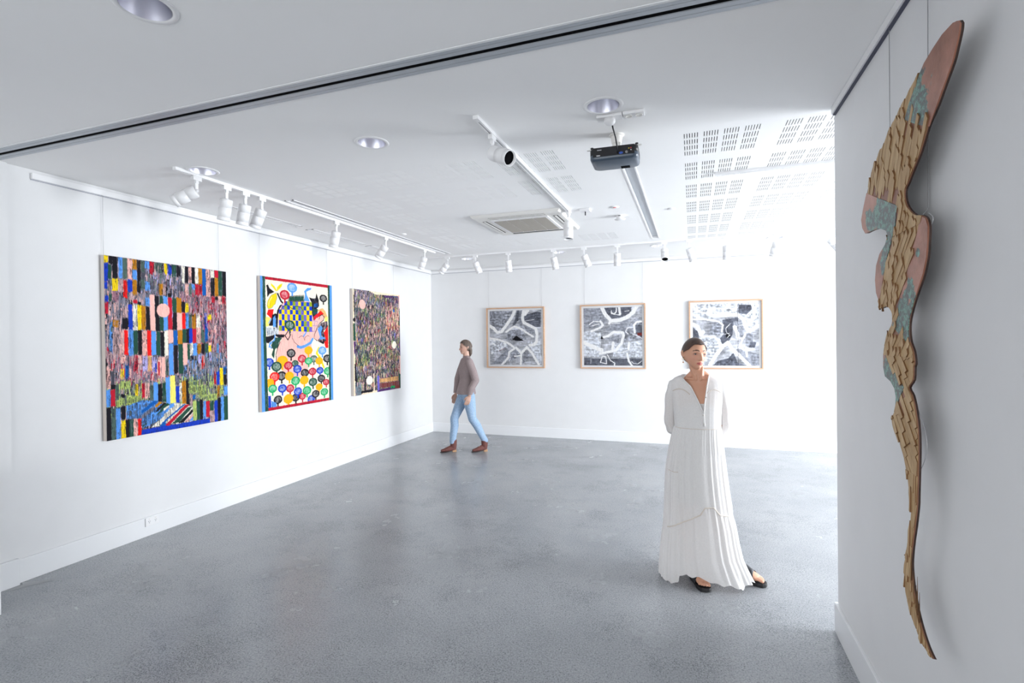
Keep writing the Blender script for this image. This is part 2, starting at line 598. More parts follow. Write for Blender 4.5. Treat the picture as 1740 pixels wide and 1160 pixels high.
ART['p3'] = '''p f 0 310 1 1013 -3 1013 13 451 29
p f 0 -5 3 24 2 29 523 -10 523
p P 0 975 2 1013 -1 1011 146 979 142
p K 0 19 58 39 57 38 213 20 214
p G 0 4 323 46 324 47 488 5 485
p F 0 -12 323 2 323 2 497 -12 497
e K 0 26 290 24 20
p Z 2 632 27 836 23 812 43 656 46
p G 0 983 147 1001 149 1001 336 981 326
l W 3.3 41 303 59 521
l F 4.3 64 426 88 521
l b 4.3 836 26 962 27 974 67
l W 3.8 955 30 969 207
e P 0 183 139 62 45
e b 0 853 176 20 16
p f 0 -10 491 25 491 41 871 44 999 -4 1002
p Z 0 10 493 44 493 40 588 19 611
p K 0 20 701 45 702 46 867 21 861
p q 3 26 870 145 878 139 1005 25 997
p Z 0 975 500 1007 500 1007 641 985 640
p P 0 973 651 1011 652 1008 847 976 845
p G 0 951 822 989 851 1002 1003 961 1000
p f 0 144 974 462 979 462 1004 144 998
l K 19.4 219 849 218 975
l K 23.9 149 974 358 973
l f 14.9 393 814 402 974
e W 0 855 534 52 40
e W 0 308 871 66 43
p V 0 464 838 509 836 512 993 473 1000
p Z 1 485 980 975 963 974 998 484 1000
p t 2 508 871 951 865 950 913 508 906
p h 2 513 917 969 920 968 974 518 958
p e 2 764 959 861 961 861 985 763 986
p h 1 861 966 975 969 974 998 861 993'''
ART['f1'] = '''p 1 5 0 0 466 -2 390 190 258 343 163 386 5 260
p 2 1 534 5 580 1 576 139 478 303 445 280 507 148
p 1 5 580 1 660 3 629 250 693 395 615 350 561 227
p 2 5 692 86 920 36 987 49 980 312 889 311 687 240 665 196
p 1 4 685 285 888 355 863 421 772 441 693 395
p k 0 427 458 520 426 609 516 665 562 516 559 413 524
p 1 5 372 379 569 338 680 440 723 551 609 527 519 459 400 569 309 523
p 3 5 -4 495 308 567 350 680 31 811 2 630
p 1 5 428 771 511 716 611 806 599 840 399 928
p 1 5 671 751 774 752 759 864 629 986
p 1 3 24 992 349 702 406 748 247 971
p 3 4 733 585 973 555 994 1000 949 977 842 753
l w 55.2 489 4 463 81 390 190 306 299 233 387 151 397 73 317 4 277
l w 52.8 672 -14 639 140 664 229 788 287 888 344 914 444 904 576 857 631 777 641
l w 65.9 739 10 692 75
l w 35.7 326 389 479 292 615 339 749 430 839 487
l w 38.2 7 507 158 531 319 579 387 613 488 693 382 759 367 860 234 994
l w 42.5 512 682 612 784 719 674 818 786 938 988
l w 33.6 612 784 600 986
l w 24.7 484 839 599 829
l k 11.1 540 193 575 172
l w 7.8 313 88 394 85
l w 7.7 688 196 859 178
l h 5.6 173 745 292 690'''
ART['f2'] = '''p 2 4 358 5 827 2 814 98 696 170 482 197 398 108
p 1 4 0 0 314 9 417 195 349 302 8 383
p 2 4 4 867 399 880 1003 873 1000 1002 0 1000
p 1 5 701 417 800 279 907 186 1000 241 1004 551 686 578
p 2 1 894 313 1004 316 999 529 901 463
p 1 4 369 389 632 200 822 205 690 438 519 414
p k 0 274 486 344 508 332 552 289 529
p 1 3 386 542 625 470 610 621 472 576
p h 0 917 442 1001 444 1000 492 922 485
p 3 4 7 405 302 432 291 847 5 845
p 3 4 514 630 1004 572 1003 851 508 848
l w 64.7 325 -1 387 130 481 229 631 222 760 171 846 99 911 -6
l w 43.2 470 218 448 272
l w 19.4 485 89 527 117 571 81 572 16
l w 42.8 615 -4 634 115
l w 12.9 485 57 484 111 633 136
l w 43.5 355 509 431 488 519 424 669 433 689 481 653 621 554 740 281 792
l w 66.1 -21 591 132 659 316 737
l w 36.9 297 236 339 302 294 344 139 407
l w 15.3 105 286 177 233 308 247
l w 15.3 153 309 274 279
l w 8.7 247 452 266 562 297 617
l w 31.9 1000 252 905 260 862 313 875 441
l w 12.9 840 355 755 353 722 417 764 461
l w 10.7 838 462 921 496 994 540
l w 47.8 514 609 501 717
l w 8.7 531 772 660 773 811 720
l w 38.8 781 612 768 709
l w 32.5 745 795 774 926 825 1002
l w 16.4 324 836 288 946 396 968 383 847 324 836
l w 15.3 411 815 463 913 537 957 526 996
l w 8.7 817 926 848 958 922 970 986 916
l w 6.6 125 879 123 967
l w 8.6 812 677 970 684
l w 10.8 437 271 630 276
l w 8.6 709 74 783 65'''
ART['f3'] = '''p 3 5 0 0 1000 0 1000 409 819 448 719 218 416 210 212 282 0 222
p 2 4 457 266 689 228 699 293 618 379 608 510 558 596 436 660 396 594 477 486
p 1 5 314 307 436 287 457 376 416 506 335 505 242 503
p 2 3 0 366 88 456 98 556 0 554
p 1 4 618 292 769 273 769 567 699 555 638 467
p 1 1 819 470 908 493 908 623 878 710 799 687 799 557
p 2 5 314 994 375 923 538 880 618 794 679 947 819 999
p 1 4 598 750 719 729 1000 819 1000 998 878 992 719 838
p 2 1 868 623 958 624 938 711 848 709
p 3 5 160 524 416 550 457 682 242 988 5 987 5 588
p k 4 497 464 578 466 568 553 517 552
p 2 5 699 32 898 27 898 103 819 188 699 163
l w 55 335 87 263 91 242 162 314 191 477 190 679 184 769 263 789 350 838 438 898 428 987 365
l w 39 898 16 928 115 928 245 848 297
l w 24.1 477 146 457 96 558 72 659 118
l w 26.6 5 244 212 249 396 286 467 343 446 452
l w 59.9 0 322 78 367 129 501 160 458
l w 55.1 263 988 355 835 457 693 538 629 598 728 699 827 789 926 858 997
l w 54.6 638 379 679 478 689 555
l w 28.3 689 555 759 567 799 502
l w 26.1 759 567 709 708 809 763 918 732
l w 32.6 809 709 819 850
l w 7.6 578 323 507 398 517 464 568 509 528 552
l w 6.6 426 507 568 476
l w 8.9 5 22 109 114 212 17
l w 22.1 57 2 88 124 212 150
l w 7.6 638 379 779 339
l K 4.4 689 21 689 991
l w 33.1 171 524 335 527 436 660'''
# ---------------------------------------------------------------- the drawn art
PAL = {'K':(24,22,30),'G':(34,74,60),'U':(22,58,182),'B':(88,150,228),'b':(18,88,168),'Y':(238,205,22),'y':(246,232,112),
 'O':(184,120,22),'P':(238,182,172),'R':(228,26,24),'r':(186,26,48),'W':(236,230,214),'S':(118,118,134),'M':(156,112,128),
 'L':(178,198,108),'g':(78,100,92),'v':(176,168,220),'D':(72,72,84),'m':(190,158,158),'t':(226,172,112),'c':(214,220,226),
 'o':(140,160,40),'V':(104,96,190),'e':(24,160,92),'F':(252,170,16),'f':(240,220,190),'Z':(74,38,98),'q':(120,138,150),
 'h':(120,52,48),'1':(152,155,165),'2':(96,99,110),'3':(206,210,219),'w':(250,250,250),'k':(30,30,34)}
def vnoise(rng, h, w, gy, gx):
    g = rng.random((gy+2, gx+2)); y = np.linspace(0, gy, h); x = np.linspace(0, gx, w)
    yi = y.astype(int); xi = x.astype(int); fy = (y-yi)[:,None]; fx = (x-xi)[None,:]
    fy = fy*fy*(3-2*fy); fx = fx*fx*(3-2*fx)
    a = g[yi][:,xi]; b = g[yi][:,xi+1]; c = g[yi+1][:,xi]; d = g[yi+1][:,xi+1]
    return a*(1-fy)*(1-fx)+b*(1-fy)*fx+c*fy*(1-fx)+d*fy*fx
def in_poly(px, py, P):
    m = np.zeros(px.shape, bool); n = len(P)
    for i in range(n):
        x0,y0 = P[i]; x1,y1 = P[(i+1)%n]
        if y0 == y1: continue
        m ^= ((y0 > py) != (y1 > py)) & (px < (x1-x0)*(py-y0)/(y1-y0)+x0)
    return m
def seg_dist(px, py, a, b):
    dx, dy = b[0]-a[0], b[1]-a[1]; L = dx*dx+dy*dy+1e-9
    t = np.clip(((px-a[0])*dx+(py-a[1])*dy)/L, 0, 1)
    return np.hypot(px-a[0]-t*dx, py-a[1]-t*dy)
def draw_art(key, W, H, aspect, seed, base):
    """numpy image (H,W,3) in sRGB 0..1; sheet coordinates 0..1000 in both directions"""
    rng = np.random.default_rng(seed); SW, SH = W*2, H*2
    X, Y = np.meshgrid((np.arange(SW)+.5)/SW*1000, (np.arange(SH)+.5)/SH*1000)
    wob = {'hatch':1.3,'plain':.9,'weave':2.0}.get(base,2.2)
    X = X+(vnoise(rng,SH,SW,90,70)-.5)*wob*3; Y = Y+(vnoise(rng,SH,SW,70,90)-.5)*wob*3
    img = np.zeros((SH,SW,3)); fine = vnoise(rng,SH,SW,H,W); mid = vnoise(rng,SH,SW,H//5,W//4)
    streak = vnoise(rng,SH,SW,H//14,W//1); big = vnoise(rng,SH,SW,9,7); hstreak = vnoise(rng,SH,SW,H//3,W//14)
    C = {k: np.array(v)/255 for k,v in PAL.items()}
    def strokes(mask_pts, pal, n, hmin, hmax, wmin, wmax, slant=.08):
        x0,x1,y0,y1 = mask_pts
        for _ in range(n):
            cx = rng.uniform(x0,x1); cy = rng.uniform(y0,y1); h = rng.uniform(hmin,hmax); w = rng.uniform(wmin,wmax); s = rng.normal(0,slant)+.05
            j0 = max(0,int((cy-h/2)/1000*SH)); j1 = min(SH,int((cy+h/2)/1000*SH)+1); i0 = max(0,int((cx-w-h*abs(s))/1000*SW)-1); i1 = min(SW,int((cx+w+h*abs(s))/1000*SW)+2)
            if j1 <= j0 or i1 <= i0: continue
            xx = X[j0:j1,i0:i1]-cx-(cy-Y[j0:j1,i0:i1])*s
            m = (np.abs(xx) < w/2)&(fine[j0:j1,i0:i1] > .18)
            img[j0:j1,i0:i1][m] = C[pal[int(rng.integers(len(pal)))]]*rng.uniform(.85,1.1)
    if base == 'hatch':
        img[:] = C['S']; strokes((0,1000,0,1000),'SSMmDDgKKDSSmv',9000,25,60,4,9)
        strokes((560,1000,180,560),'MMmrMmSDMPhKD',3200,25,60,4,8); strokes((0,330,500,720),'MmrSPDMmK',1400,25,60,4,8)
        strokes((200,620,600,740),'MmrSPDMS',1200,25,55,4,8); strokes((0,420,200,480),'SmDPSKmSS',1500,25,60,4,8)
        strokes((560,960,560,720),'SqSDDBmqSK',1600,25,60,4,8); strokes((0,1000,700,860),'LgSKDmLg',1400,25,55,4,8)
    elif base == 'weave':
        img[:] = C['D']; pals = ['SqSvmDZSK','ZZSqDKVg','gLGGgSDK','LKtgGDLG','PfhmgDrK','PmKSPhDD','ZMhDSZKP','gGSDqgKS','rhtKmDgh','PDPgmLgS']
        for row in range(26):
            for col in range(9):
                p = pals[int(rng.integers(len(pals)))]
                if row < 4 and col < 4: p = pals[0]
                if row < 3 and col > 5: p = 'ZZKDMZhq'
                if 3 < row < 10 and col > 5: p = 'PPfhrmMPt'
                strokes((col*115-30,col*115+120,row*40-10,row*40+45),p+'KKD',62,22,60,4,10,.03)
                strokes((col*115-30,col*115+120,row*40-10,row*40+45),'fLPm',7,22,60,4,7,.03)
    elif base == 'print':
        tone = .72+.3*(big-.5)+.14*(mid-.5)+.12*(fine-.5)+.24*(hstreak-.5); img[:] = tone[...,None]*np.array([.98,.99,1.03])
    else:
        img[:] = C['f']*.25+C['W']*.75
    paint = np.zeros((SH,SW),bool)
    def texture(m, sl, c, k):
        f = fine[sl]; s = streak[sl]; md = mid[sl]; out = np.empty(f.shape+(3,))
        col = C[c]
        if k >= 1 and base == 'print':
            v = 1+(f-.5)*.22+(md-.5)*(.55 if k > 4 else .35)+(hstreak[sl]-.5)*(.42 if k > 4 else .3)
            out[:] = np.clip(col[None,None]*v[...,None],0,1)
        else:
            v = 1+(f-.5)*.12+(s-.5)*(.14+.12*k); out[:] = np.clip(col[None,None]*v[...,None],0,1)
            if k >= 1:
                dark = C['K'] if col.mean() > .3 else C['S']
                q = (s > (.93,.78,.66,.60,.6,.6)[k])&(f > .25)
                out[q] = (dark*.7+col*.3)
            if k >= 3:
                q2 = (s < .26); out[q2] = C['m'] if c not in 'LBb' else C['g']
            if k == 4: q3 = (s < .3)&(f > .3); out[q3] = C['D']
        img[sl][m] = out[m]
    for ln in ART[key].splitlines():
        t = ln.split(); ty,c,k = t[0],t[1],float(t[2]); v = [float(q) for q in t[3:]]
        xs, ys = v[0::2], v[1::2]
        if ty == 'r':
            u0,v0,u1,v1 = v; e = 1.5; bx = (u0-8,u1+8,v0-14,v1+14)
        elif ty in 'et': bx = (v[0]-1.4*v[2],v[0]+1.4*v[2],v[1]-1.4*v[3],v[1]+2.3*v[3])
        else:
            pad = k if ty == 'l' else 8; bx = (min(xs)-pad-6,max(xs)+pad+6,min(ys)-pad-6,max(ys)+pad+6)
        i0 = max(0,int(bx[0]/1000*SW)); i1 = min(SW,int(bx[1]/1000*SW)+2); j0 = max(0,int(bx[2]/1000*SH)); j1 = min(SH,int(bx[3]/1000*SH)+2)
        if i1 <= i0 or j1 <= j0: continue
        sl = (slice(j0,j1),slice(i0,i1)); x, y = X[sl], Y[sl]
        if ty == 'r':
            ed = (streak[sl]-.5)*(10+6*k); m = (x > u0)&(x < u1)&(y > v0+ed)&(y < v1-ed)
            texture(m, sl, c, int(k))
        elif ty == 'p':
            m = in_poly(x, y, list(zip(xs,ys))); texture(m, sl, c, int(k))
        elif ty == 'e':
            m = ((x-v[0])/v[2])**2+((y-v[1])/v[3])**2 < 1; texture(m, sl, c, 0)
        elif ty == 't':
            ang = np.arctan2(y-v[1],x-v[0]); rr = np.hypot((x-v[0])/v[2],(y-v[1])/v[3])+.025*np.sin(ang*13+v[0])
            hatch = fine[sl]*.5+mid[sl]*.5
            inside = rr < .72; ring = (rr >= .72)&(rr < 1.04)
            stem = (np.abs(x-v[0]) < v[2]*.17)&(y > v[1]+v[3]*.9)&(y < v[1]+v[3]*1.75)
            texture(ring|stem, sl, c, 0)
            mix = (.38+.55*np.clip((hatch-.35)*2.4,0,1))[...,None]; fill = C[c]*mix+(C['W']*.8+C['c']*.2)*(1-mix)
            if c == 'F': fill = C[c]*.85+fill*.15
            img[sl][inside] = fill[inside]
        elif ty == 'l':
            P = list(zip(xs,ys)); d = np.full(x.shape,1e9)
            yy = aspect
            for a,b in zip(P[:-1],P[1:]):
                d = np.minimum(d, seg_dist(x, y*yy, (a[0],a[1]*yy), (b[0],b[1]*yy)))
            if base == 'print': d = d*(1+.35*(mid[sl]-.5))
            m = d < k*yy/2; texture(m, sl, c, 0)
    img = img.reshape(H,2,W,2,3).mean(axis=(1,3))
    return np.clip(img,0,1)
# ================================================================ the room
ZC=2.941; XL=-4.4975; YB=8.376; XR=.761; YP=3.33; XW=7.5; YF=-3.2
def ceiling_holes(rects, circles):
    xs={XL,XW}; ys={YF,YB}
    for a,b,c,d in rects: xs|={a,b}; ys|={c,d}
    for x,y,r in circles: xs|={x-r*1.15,x+r*1.15}; ys|={y-r*1.15,y+r*1.15}
    xs=sorted(q for q in xs if XL<=q<=XW); ys=sorted(q for q in ys if YF<=q<=YB); g=G()
    for x0,x1 in zip(xs,xs[1:]):
        for y0,y1 in zip(ys,ys[1:]):
            cx,cy=(x0+x1)/2,(y0+y1)/2
            if any(a<cx<b and c<cy<d for a,b,c,d in rects): continue
            if any(abs(cx-x)<r*1.15 and abs(cy-y)<r*1.15 for x,y,r in circles): continue
            g.add([(x0,y0,ZC),(x0,y1,ZC),(x1,y1,ZC),(x1,y0,ZC)],[(0,1,2,3)])
    for x,y,r in circles:
        n=32; q=r*1.15; ins=[(x+r*math.cos(2*PI*j/n),y+r*math.sin(2*PI*j/n),ZC) for j in range(n)]; out=[]
        for j in range(n):
            c,s_=math.cos(2*PI*j/n),math.sin(2*PI*j/n); k=q/max(abs(c),abs(s_)); out.append((x+c*k,y+s_*k,ZC))
        g.add(ins+out,[(j,(j+1)%n,n+(j+1)%n,n+j) for j in range(n)])
    return g
DL=[(-1.925,1.376),(-3.393,2.833),(-1.922,2.816),(-.447,2.818),(-3.33,7.40),(-1.85,7.39),(-.44,7.40),(1.02,7.40)]
PANELS=[]
MOD=.578; BW=.438
for i in range(7):
    for j in range(7):
        x0=-.040+i*MOD
        if j==6: PANELS.append((x0,x0+BW,3.388+j*MOD,3.388+j*MOD+BW*.5,2))
        else: PANELS.append((x0,x0+BW,3.388+j*MOD,3.388+j*MOD+BW,4))
AC=(-2.15,-1.20,4.85,5.82)
for i in range(5):
    for j in range(6):
        x1=-.880-i*MOD; x0=x1-BW; y0=3.350+j*MOD; y1=y0+BW
        if x1>AC[0]-.02 and x0<AC[1]+.02 and y1>AC[2]-.02 and y0<AC[3]+.02: continue
        if x0<-3.2: continue
        PANELS.append((x0,x1,y0,y1,4))
CH=[(-3.445,-3.350,3.69,6.86),(-.487,-.385,3.62,6.83)]
SL=[(-4.13,-4.03,3.62,4.58),(-4.13,-4.03,4.74,5.74),(-4.13,-4.03,5.86,6.82)]
TRK=(XL,3.98,2.035,2.165)
rects=[p[:4] for p in PANELS]+CH+SL+[(TRK[0],XR,TRK[2],TRK[3])]
struct(ceiling_holes(rects,[(x,y,.088) for x,y in DL]).build('ceiling',M_CEIL))
struct(G().box(XL-.2,XW+.2,YF-.2,YB+.2,ZC+.32,ZC+.4).build('ceiling',M_CEIL))
# perforated acoustic panels: real slots through a 12 mm board with a dark cavity above
g=G(); cav=G()
for x0,x1,y0,y1,rows in PANELS:
    ys=[y0]; L=.086; gap=(BW-4*L)/4
    for r in range(rows): a=y0+gap*.3+r*(L+gap); ys+=[a,a+L]
    ys.append(y1); bwid=.083; bg=(BW-4*bwid)/3; sw=.0048
    xs=[x0-1e-4]
    for b in range(4):
        a=x0+b*(bwid+bg)
        for k in range(6): p=a+k*(bwid-sw)/5; xs+=[p,p+sw]
    xs.append(x1+1e-4); xs=sorted(xs); T=.006
    for i in range(len(xs)-1):
        for j in range(len(ys)-1):
            X0,X1,Y0,Y1=xs[i],xs[i+1],ys[j],ys[j+1]
            if i%2==1 and j%2==1:
                g.add([(X0,Y0,ZC),(X1,Y0,ZC),(X1,Y1,ZC),(X0,Y1,ZC),(X0,Y0,ZC+T),(X1,Y0,ZC+T),(X1,Y1,ZC+T),(X0,Y1,ZC+T)],[(0,1,5,4),(1,2,6,5),(2,3,7,6),(3,0,4,7)])
            else: g.add([(X0,Y0,ZC),(X0,Y1,ZC),(X1,Y1,ZC),(X1,Y0,ZC)],[(0,1,2,3)])
    cav.add([(x0-.01,y0-.01,ZC+.014),(x1+.01,y0-.01,ZC+.014),(x1+.01,y1+.01,ZC+.014),(x0-.01,y1+.01,ZC+.014)],[(0,1,2,3)])
pn=struct(g.build('trim_1',M_CEIL)); cav.build('acoustic_backing',mat('black_backing',(.006,.006,.007),.95),pn)
# floor and walls
struct(G().box(XL-.2,XW+.2,YF-.2,YB+.2,-.1,0).build('floor',M_FLOOR))
struct(G().box(XL-.2,XL,YF-.2,YB+.2,0,ZC+.32).build('wall_left',M_WALL))
struct(G().box(XL,XW+.2,YB,YB+.2,0,ZC+.32).build('wall_back',M_WALL))
struct(G().box(XR,XR+.14,YF,YP,0,ZC+.32).build('wall_right',M_WALL))
struct(G().box(XR+.14,XW,YP-.12,YP,0,ZC+.32).build('wall_side_room',M_WALL))
g=G().box(XL,XW+.2,YF-.2,YF,2.65,ZC+.32).box(XL,-4.3,YF-.2,YF,0,2.65).box(.5,XW+.2,YF-.2,YF,0,2.65); struct(g.build('wall_front',M_WALL))
g=G().box(XW,XW+.2,YF,YP+.1,0,ZC+.32).box(XW,XW+.2,YP+.1,YB,2.62,ZC+.32).box(XW,XW+.2,8.2,YB,0,2.62); struct(g.build('wall_window_side',M_WALL))
M_FR=mat('window_frame',(.72,.73,.75),.3,.3)
def glazing(name, axis, c, a0, a1, n):
    g=G(); p=G()
    def bx(G_,u0,u1,z0,z1,d=.03):
        if axis=='x': G_.box(c-d,c+d,u0,u1,z0,z1)
        else: G_.box(u0,u1,c-d,c+d,z0,z1)
    top=2.62 if axis=='x' else 2.65
    bx(g,a0,a1,0,.05); bx(g,a0,a1,top-.05,top)
    for k in range(n+1):
        u=a0+(a1-a0)*k/n; u=min(max(u,a0+.03),a1-.03); bx(g,u-.03,u+.03,.05,top-.05)
    f=struct(g.build(name,M_FR)); bx(p,a0+.02,a1-.02,.05,top-.05,.003); p.build('glass_pane',M_GLASS,f)
glazing('window_1','x',XW+.1,YP+.1,8.2,4); glazing('window_2','y',YF-.1,-4.3,.5,4)
# skirtings (with a small shadow step along the top)
def skirt(name, x0,x1,y0,y1,h=.165): struct(G().box(x0,x1,y0,y1,0,h).build(name,M_TRIM,bevel=.003))
skirt('baseboard_left',XL,XL+.016,2.24,YB); skirt('baseboard_back',XL+.016,XW,YB-.016,YB); skirt('baseboard_right',XR-.016,XR,YF,YP); skirt('baseboard_right_end',XR-.016,XR+.14,YP,YP+.016)
# nib on the left wall under the folding wall track, with its own skirting
struct(G().box(XL,XL+.02,YF,2.215,0,ZC).build('wall_left_nib',M_WALL)); skirt('baseboard_nib',XL+.02,XL+.05,YF,2.235,.185)
# concrete patch beside the nib
struct(G().add([(-4.447,2.14,.001),(-4.43,2.24,.001),(-4.48,2.262,.001),(-4.36,2.335,.001),(-4.30,2.36,.001),(-4.33,2.31,.001),(-4.40,2.16,.001)],[(0,6,5,4,3,2,1)]).build('trim_2',noisy('patch_concrete',(.34,.35,.36),(.42,.43,.44),12,.5)))
# folding wall track across the ceiling
x0,x1,y0,y1=TRK; x1=XR; g=G(); z=ZC-.004
for a,b in ((0,.020),(.022,.048),(.078,.104),(.106,.130)): g.box(x0,x1,y0+a,y0+b,z,ZC+.06)
g.box(x0,x1,y0+.0205,y0+.0218,z+.004,ZC+.06).box(x0,x1,y0+.1042,y0+.1058,z+.004,ZC+.06)
t=struct(g.build('trim_3',M_ALU)); G().box(x0,x1,y0+.048,y0+.078,ZC+.001,ZC+.01).build('track_slot',M_DARK,t)
G().box(x0,x1,y0-.012,y0,ZC-.003,ZC+.002).build('edge_bead',M_TRIM,t)
# picture rails
def rail(name,x0,x1,y0,y1,z0,z1,gx):
    r=struct(G().box(x0,x1,y0,y1,z0,z1).build(name,M_WHITE,bevel=.002)); a,b,c,d=gx; G().box(a,b,c,d,z0-.007,z0).build('rail_shadow_strip',mat('rail_shadow_strip',(.42,.43,.48),.5),r)  # thin grey strip stands in for the shadow line under the rail
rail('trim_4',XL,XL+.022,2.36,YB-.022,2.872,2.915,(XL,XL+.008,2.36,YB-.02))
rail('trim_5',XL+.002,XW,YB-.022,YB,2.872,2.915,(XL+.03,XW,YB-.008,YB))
r=struct(G().box(XR-.022,XR,YF,YP-.03,2.902,ZC-.001).build('trim_6',M_WHITE)); G().box(XR-.014,XR,YF,YP-.03,2.896,2.902).build('rail_shadow_strip',mat('dark_shadow_strip',(.05,.055,.09),.5),r)  # dark strip below the rail is its shadow, put in as colour
# recessed blind channels
for k,(a,b,c,d) in enumerate(CH):
    g=G().box(a,a+.012,c,d,ZC-.004,ZC+.05).box(b-.012,b,c,d,ZC-.004,ZC+.05).box(a,b,d-.01,d,ZC-.004,ZC+.05).box(a,b,c,c+.01,ZC-.004,ZC+.05)
    t=struct(g.build('trim_%d'%(7+k),M_WHITE)); G().box(a+.012,b-.012,c+.01,d-.01,ZC+.03,ZC+.05).build('channel_base',M_GREYR,t)

# ================================================================ ceiling fittings
def slot_diffuser(r, label):
    a,b,c,d=r; t=thing('slot_diffuser',label,'air vent',((a+b)/2,(c+d)/2,ZC),0,'slot air vents beside the left wall'); w=(b-a)/2; l=(d-c)/2
    G().box(-w,-w+.022,-l,l,-.003,.05).box(w-.022,w,-l,l,-.003,.05).box(-.010,.010,-l,l,-.002,.05).box(-w,w,-l,-l+.015,-.003,.05).box(-w,w,l-.015,l,-.003,.05).build('frame',M_WHITE,t)
    G().box(-w+.02,w-.02,-l+.01,l-.01,.008,.012).build('dark_slot',M_DARK,t)
for r,lab in zip(SL,('nearest slot air vent on the ceiling beside the left wall','middle one of the three slot air vents beside the left wall','farthest slot air vent, near the back corner of the ceiling')): slot_diffuser(r,lab)
def downlight():
    t=thing('downlight','','ceiling light')
    G().lathe([(.085,0),(.088,-.004),(.104,-.004),(.108,0),(.108,.001),(.085,.001),(.085,0)],40,cap=False).build('trim_ring',M_WHITE,t)
    g=G(); pr=[(.085,-.002),(.080,.03),(.066,.09),(.050,.14),(.0,.14)]
    g.lathe(pr[:-1],40,cap=False); g.lathe([(.050,.14),(.001,.141)],40,cap=False); g.build('reflector',M_REFL,t)
    G().lathe([(.0,.10),(.02,.101),(.024,.12),(.018,.139),(.0,.1395)],16,cap=False).build('lamp',M_GREYR,t); return t
dlab=['large round downlight on the near ceiling, cut by the top of the photo','round downlight just above the left end of the spotlight track on the left','round downlight on the bare ceiling left of the middle spotlight track','round downlight directly above the motion sensor and projector',
 'small round downlight far back, beside the leftmost spotlight of the back track','small round downlight behind the fourth spotlight of the back track','small downlight behind the black-mouthed spotlight of the back track','small round downlight behind the second spotlight from right of back track']
d0=downlight()
for k,(x,y) in enumerate(DL):
    o=d0 if k==0 else copy_tree(d0); o.location=(x,y,ZC-.0005); tag(o,dlab[k],'ceiling light','recessed round downlights')
# tracks
def track(x0,x1,y0,y1,label):
    alongx=abs(x1-x0)>abs(y1-y0); t=thing('lighting_track',label,'track',((x0+x1)/2,(y0+y1)/2,ZC)); L=(abs(x1-x0) if alongx else abs(y1-y0))/2; g=G(); d=G()
    def bx(G_,a,b,c,e,z0,z1): G_.box(c,e,a,b,z0,z1) if alongx else G_.box(a,b,c,e,z0,z1)
    e=L-.05; bx(g,-.016,-.004,-e,e,-.021,-.0055); bx(g,.004,.016,-e,e,-.021,-.0055); bx(g,-.016,.016,-e,e,-.005,0); bx(g,-.016,.016,-L,-L+.05,-.021,0); bx(g,-.016,.016,L-.05,L,-.021,0)
    bx(d,-.004,.004,-e,e,-.012,-.0055)
    g.build('rail',M_WHITE,t); d.build('slot',M_DARK,t)
track(-3.50,-3.50,2.69,6.64,'long white lighting track running along the left wall side'); track(-1.145,-1.145,2.68,5.05,'short white lighting track in the middle of the ceiling with two spotlights')
track(-3.93,3.4,7.045,7.045,'long white lighting track parallel to the back wall'); track(.176,3.4,4.29,4.29,'empty white lighting track crossing the perforated ceiling on the right')
def spot():
    t=thing('track_spotlight','','spotlight')
    G().box(-.014,.014,-.035,.035,-.030,0).box(-.010,.010,-.012,.012,-.052,-.030).build('adapter',M_WHITE,t,bevel=.002)
    G().box(-.004,.004,-.012,.012,-.106,-.052).lathe([(.012,-.01),(.012,.01)],16,Matrix.Translation((0,0,-.106))@Matrix.Rotation(PI/2,4,'Y')).build('bracket',M_WHITE,t)
    h=G().lathe([(.034,-.012),(.043,-.009),(.045,.0),(.045,.052),(.0425,.053),(.0425,.056),(.045,.057),(.045,.128),(.0425,.129),(.0425,.132),(.045,.133),(.045,.160),(.041,.160),(.039,.135),(.0,.134)],28,Matrix.Rotation(PI,4,'X')@Matrix.Translation((0,0,.0)))
    ho=h.build('head',M_WHITE,t,(0,0,-.110)); 
    G().lathe([(.0,0),(.0385,0.0),(.0385,.004),(.0,.004)],24,Matrix.Translation((0,0,-.142))).build('lens',M_DARK,ho); return t
sp=spot(); used=False
def put_spot(x,y,d,label,group,rz=0):
    global used
    o=copy_tree(sp) if used else sp; used=True; o.location=(x*1.0164,y*1.0164,ZC-.021); o.rotation_euler=(0,0,rz); tag(o,label,'spotlight',group)
    q=Vector(d); q.rotate(Matrix.Rotation(-rz,3,'Z')); h=[c for c in o.children if c.name.startswith('head')][0]
    h.scale=(1.04,1.04,1.0); h.rotation_mode='QUATERNION'; h.rotation_quaternion=Vector((0,0,-1)).rotation_difference(q.normalized())
    off=q.normalized()*.028; h.location=(off.x*.6,off.y*.6,-.112)
GL='white spotlights on the left track'
for (y,d,l) in [(2.82,(-.72,-.50,-.52),'nearest white spotlight on the left track, tilted well down to the left'),(3.08,(-.28,.05,-.95),'second white spotlight of the left track, first of three hanging close together'),(3.26,(-.30,.05,-.95),'middle one of three white spotlights close together on the left track'),
  (3.43,(-.42,-.05,-.88),'third of three close white spotlights, beside the end of the first air vent'),(4.40,(-.30,.05,-.95),'white spotlight on the left track hanging above the checkered painting'),(5.30,(-.62,-.05,-.78),'tilted white spotlight on the left track above the dark narrow painting'),(6.24,(-.40,.1,-.9),'last white spotlight on the left track, nearest the back corner')]:
    put_spot(-3.4435,y,d,l,GL)
put_spot(-1.127,2.89,(.80,-.42,-.42),'white spotlight at the near end of the middle track, black opening facing out','white spotlights on the middle track'); put_spot(-1.127,4.90,(.02,-.12,-1),'white spotlight pointing straight down at the far end of the middle track','white spotlights on the middle track')
GB='white spotlights on the back track'
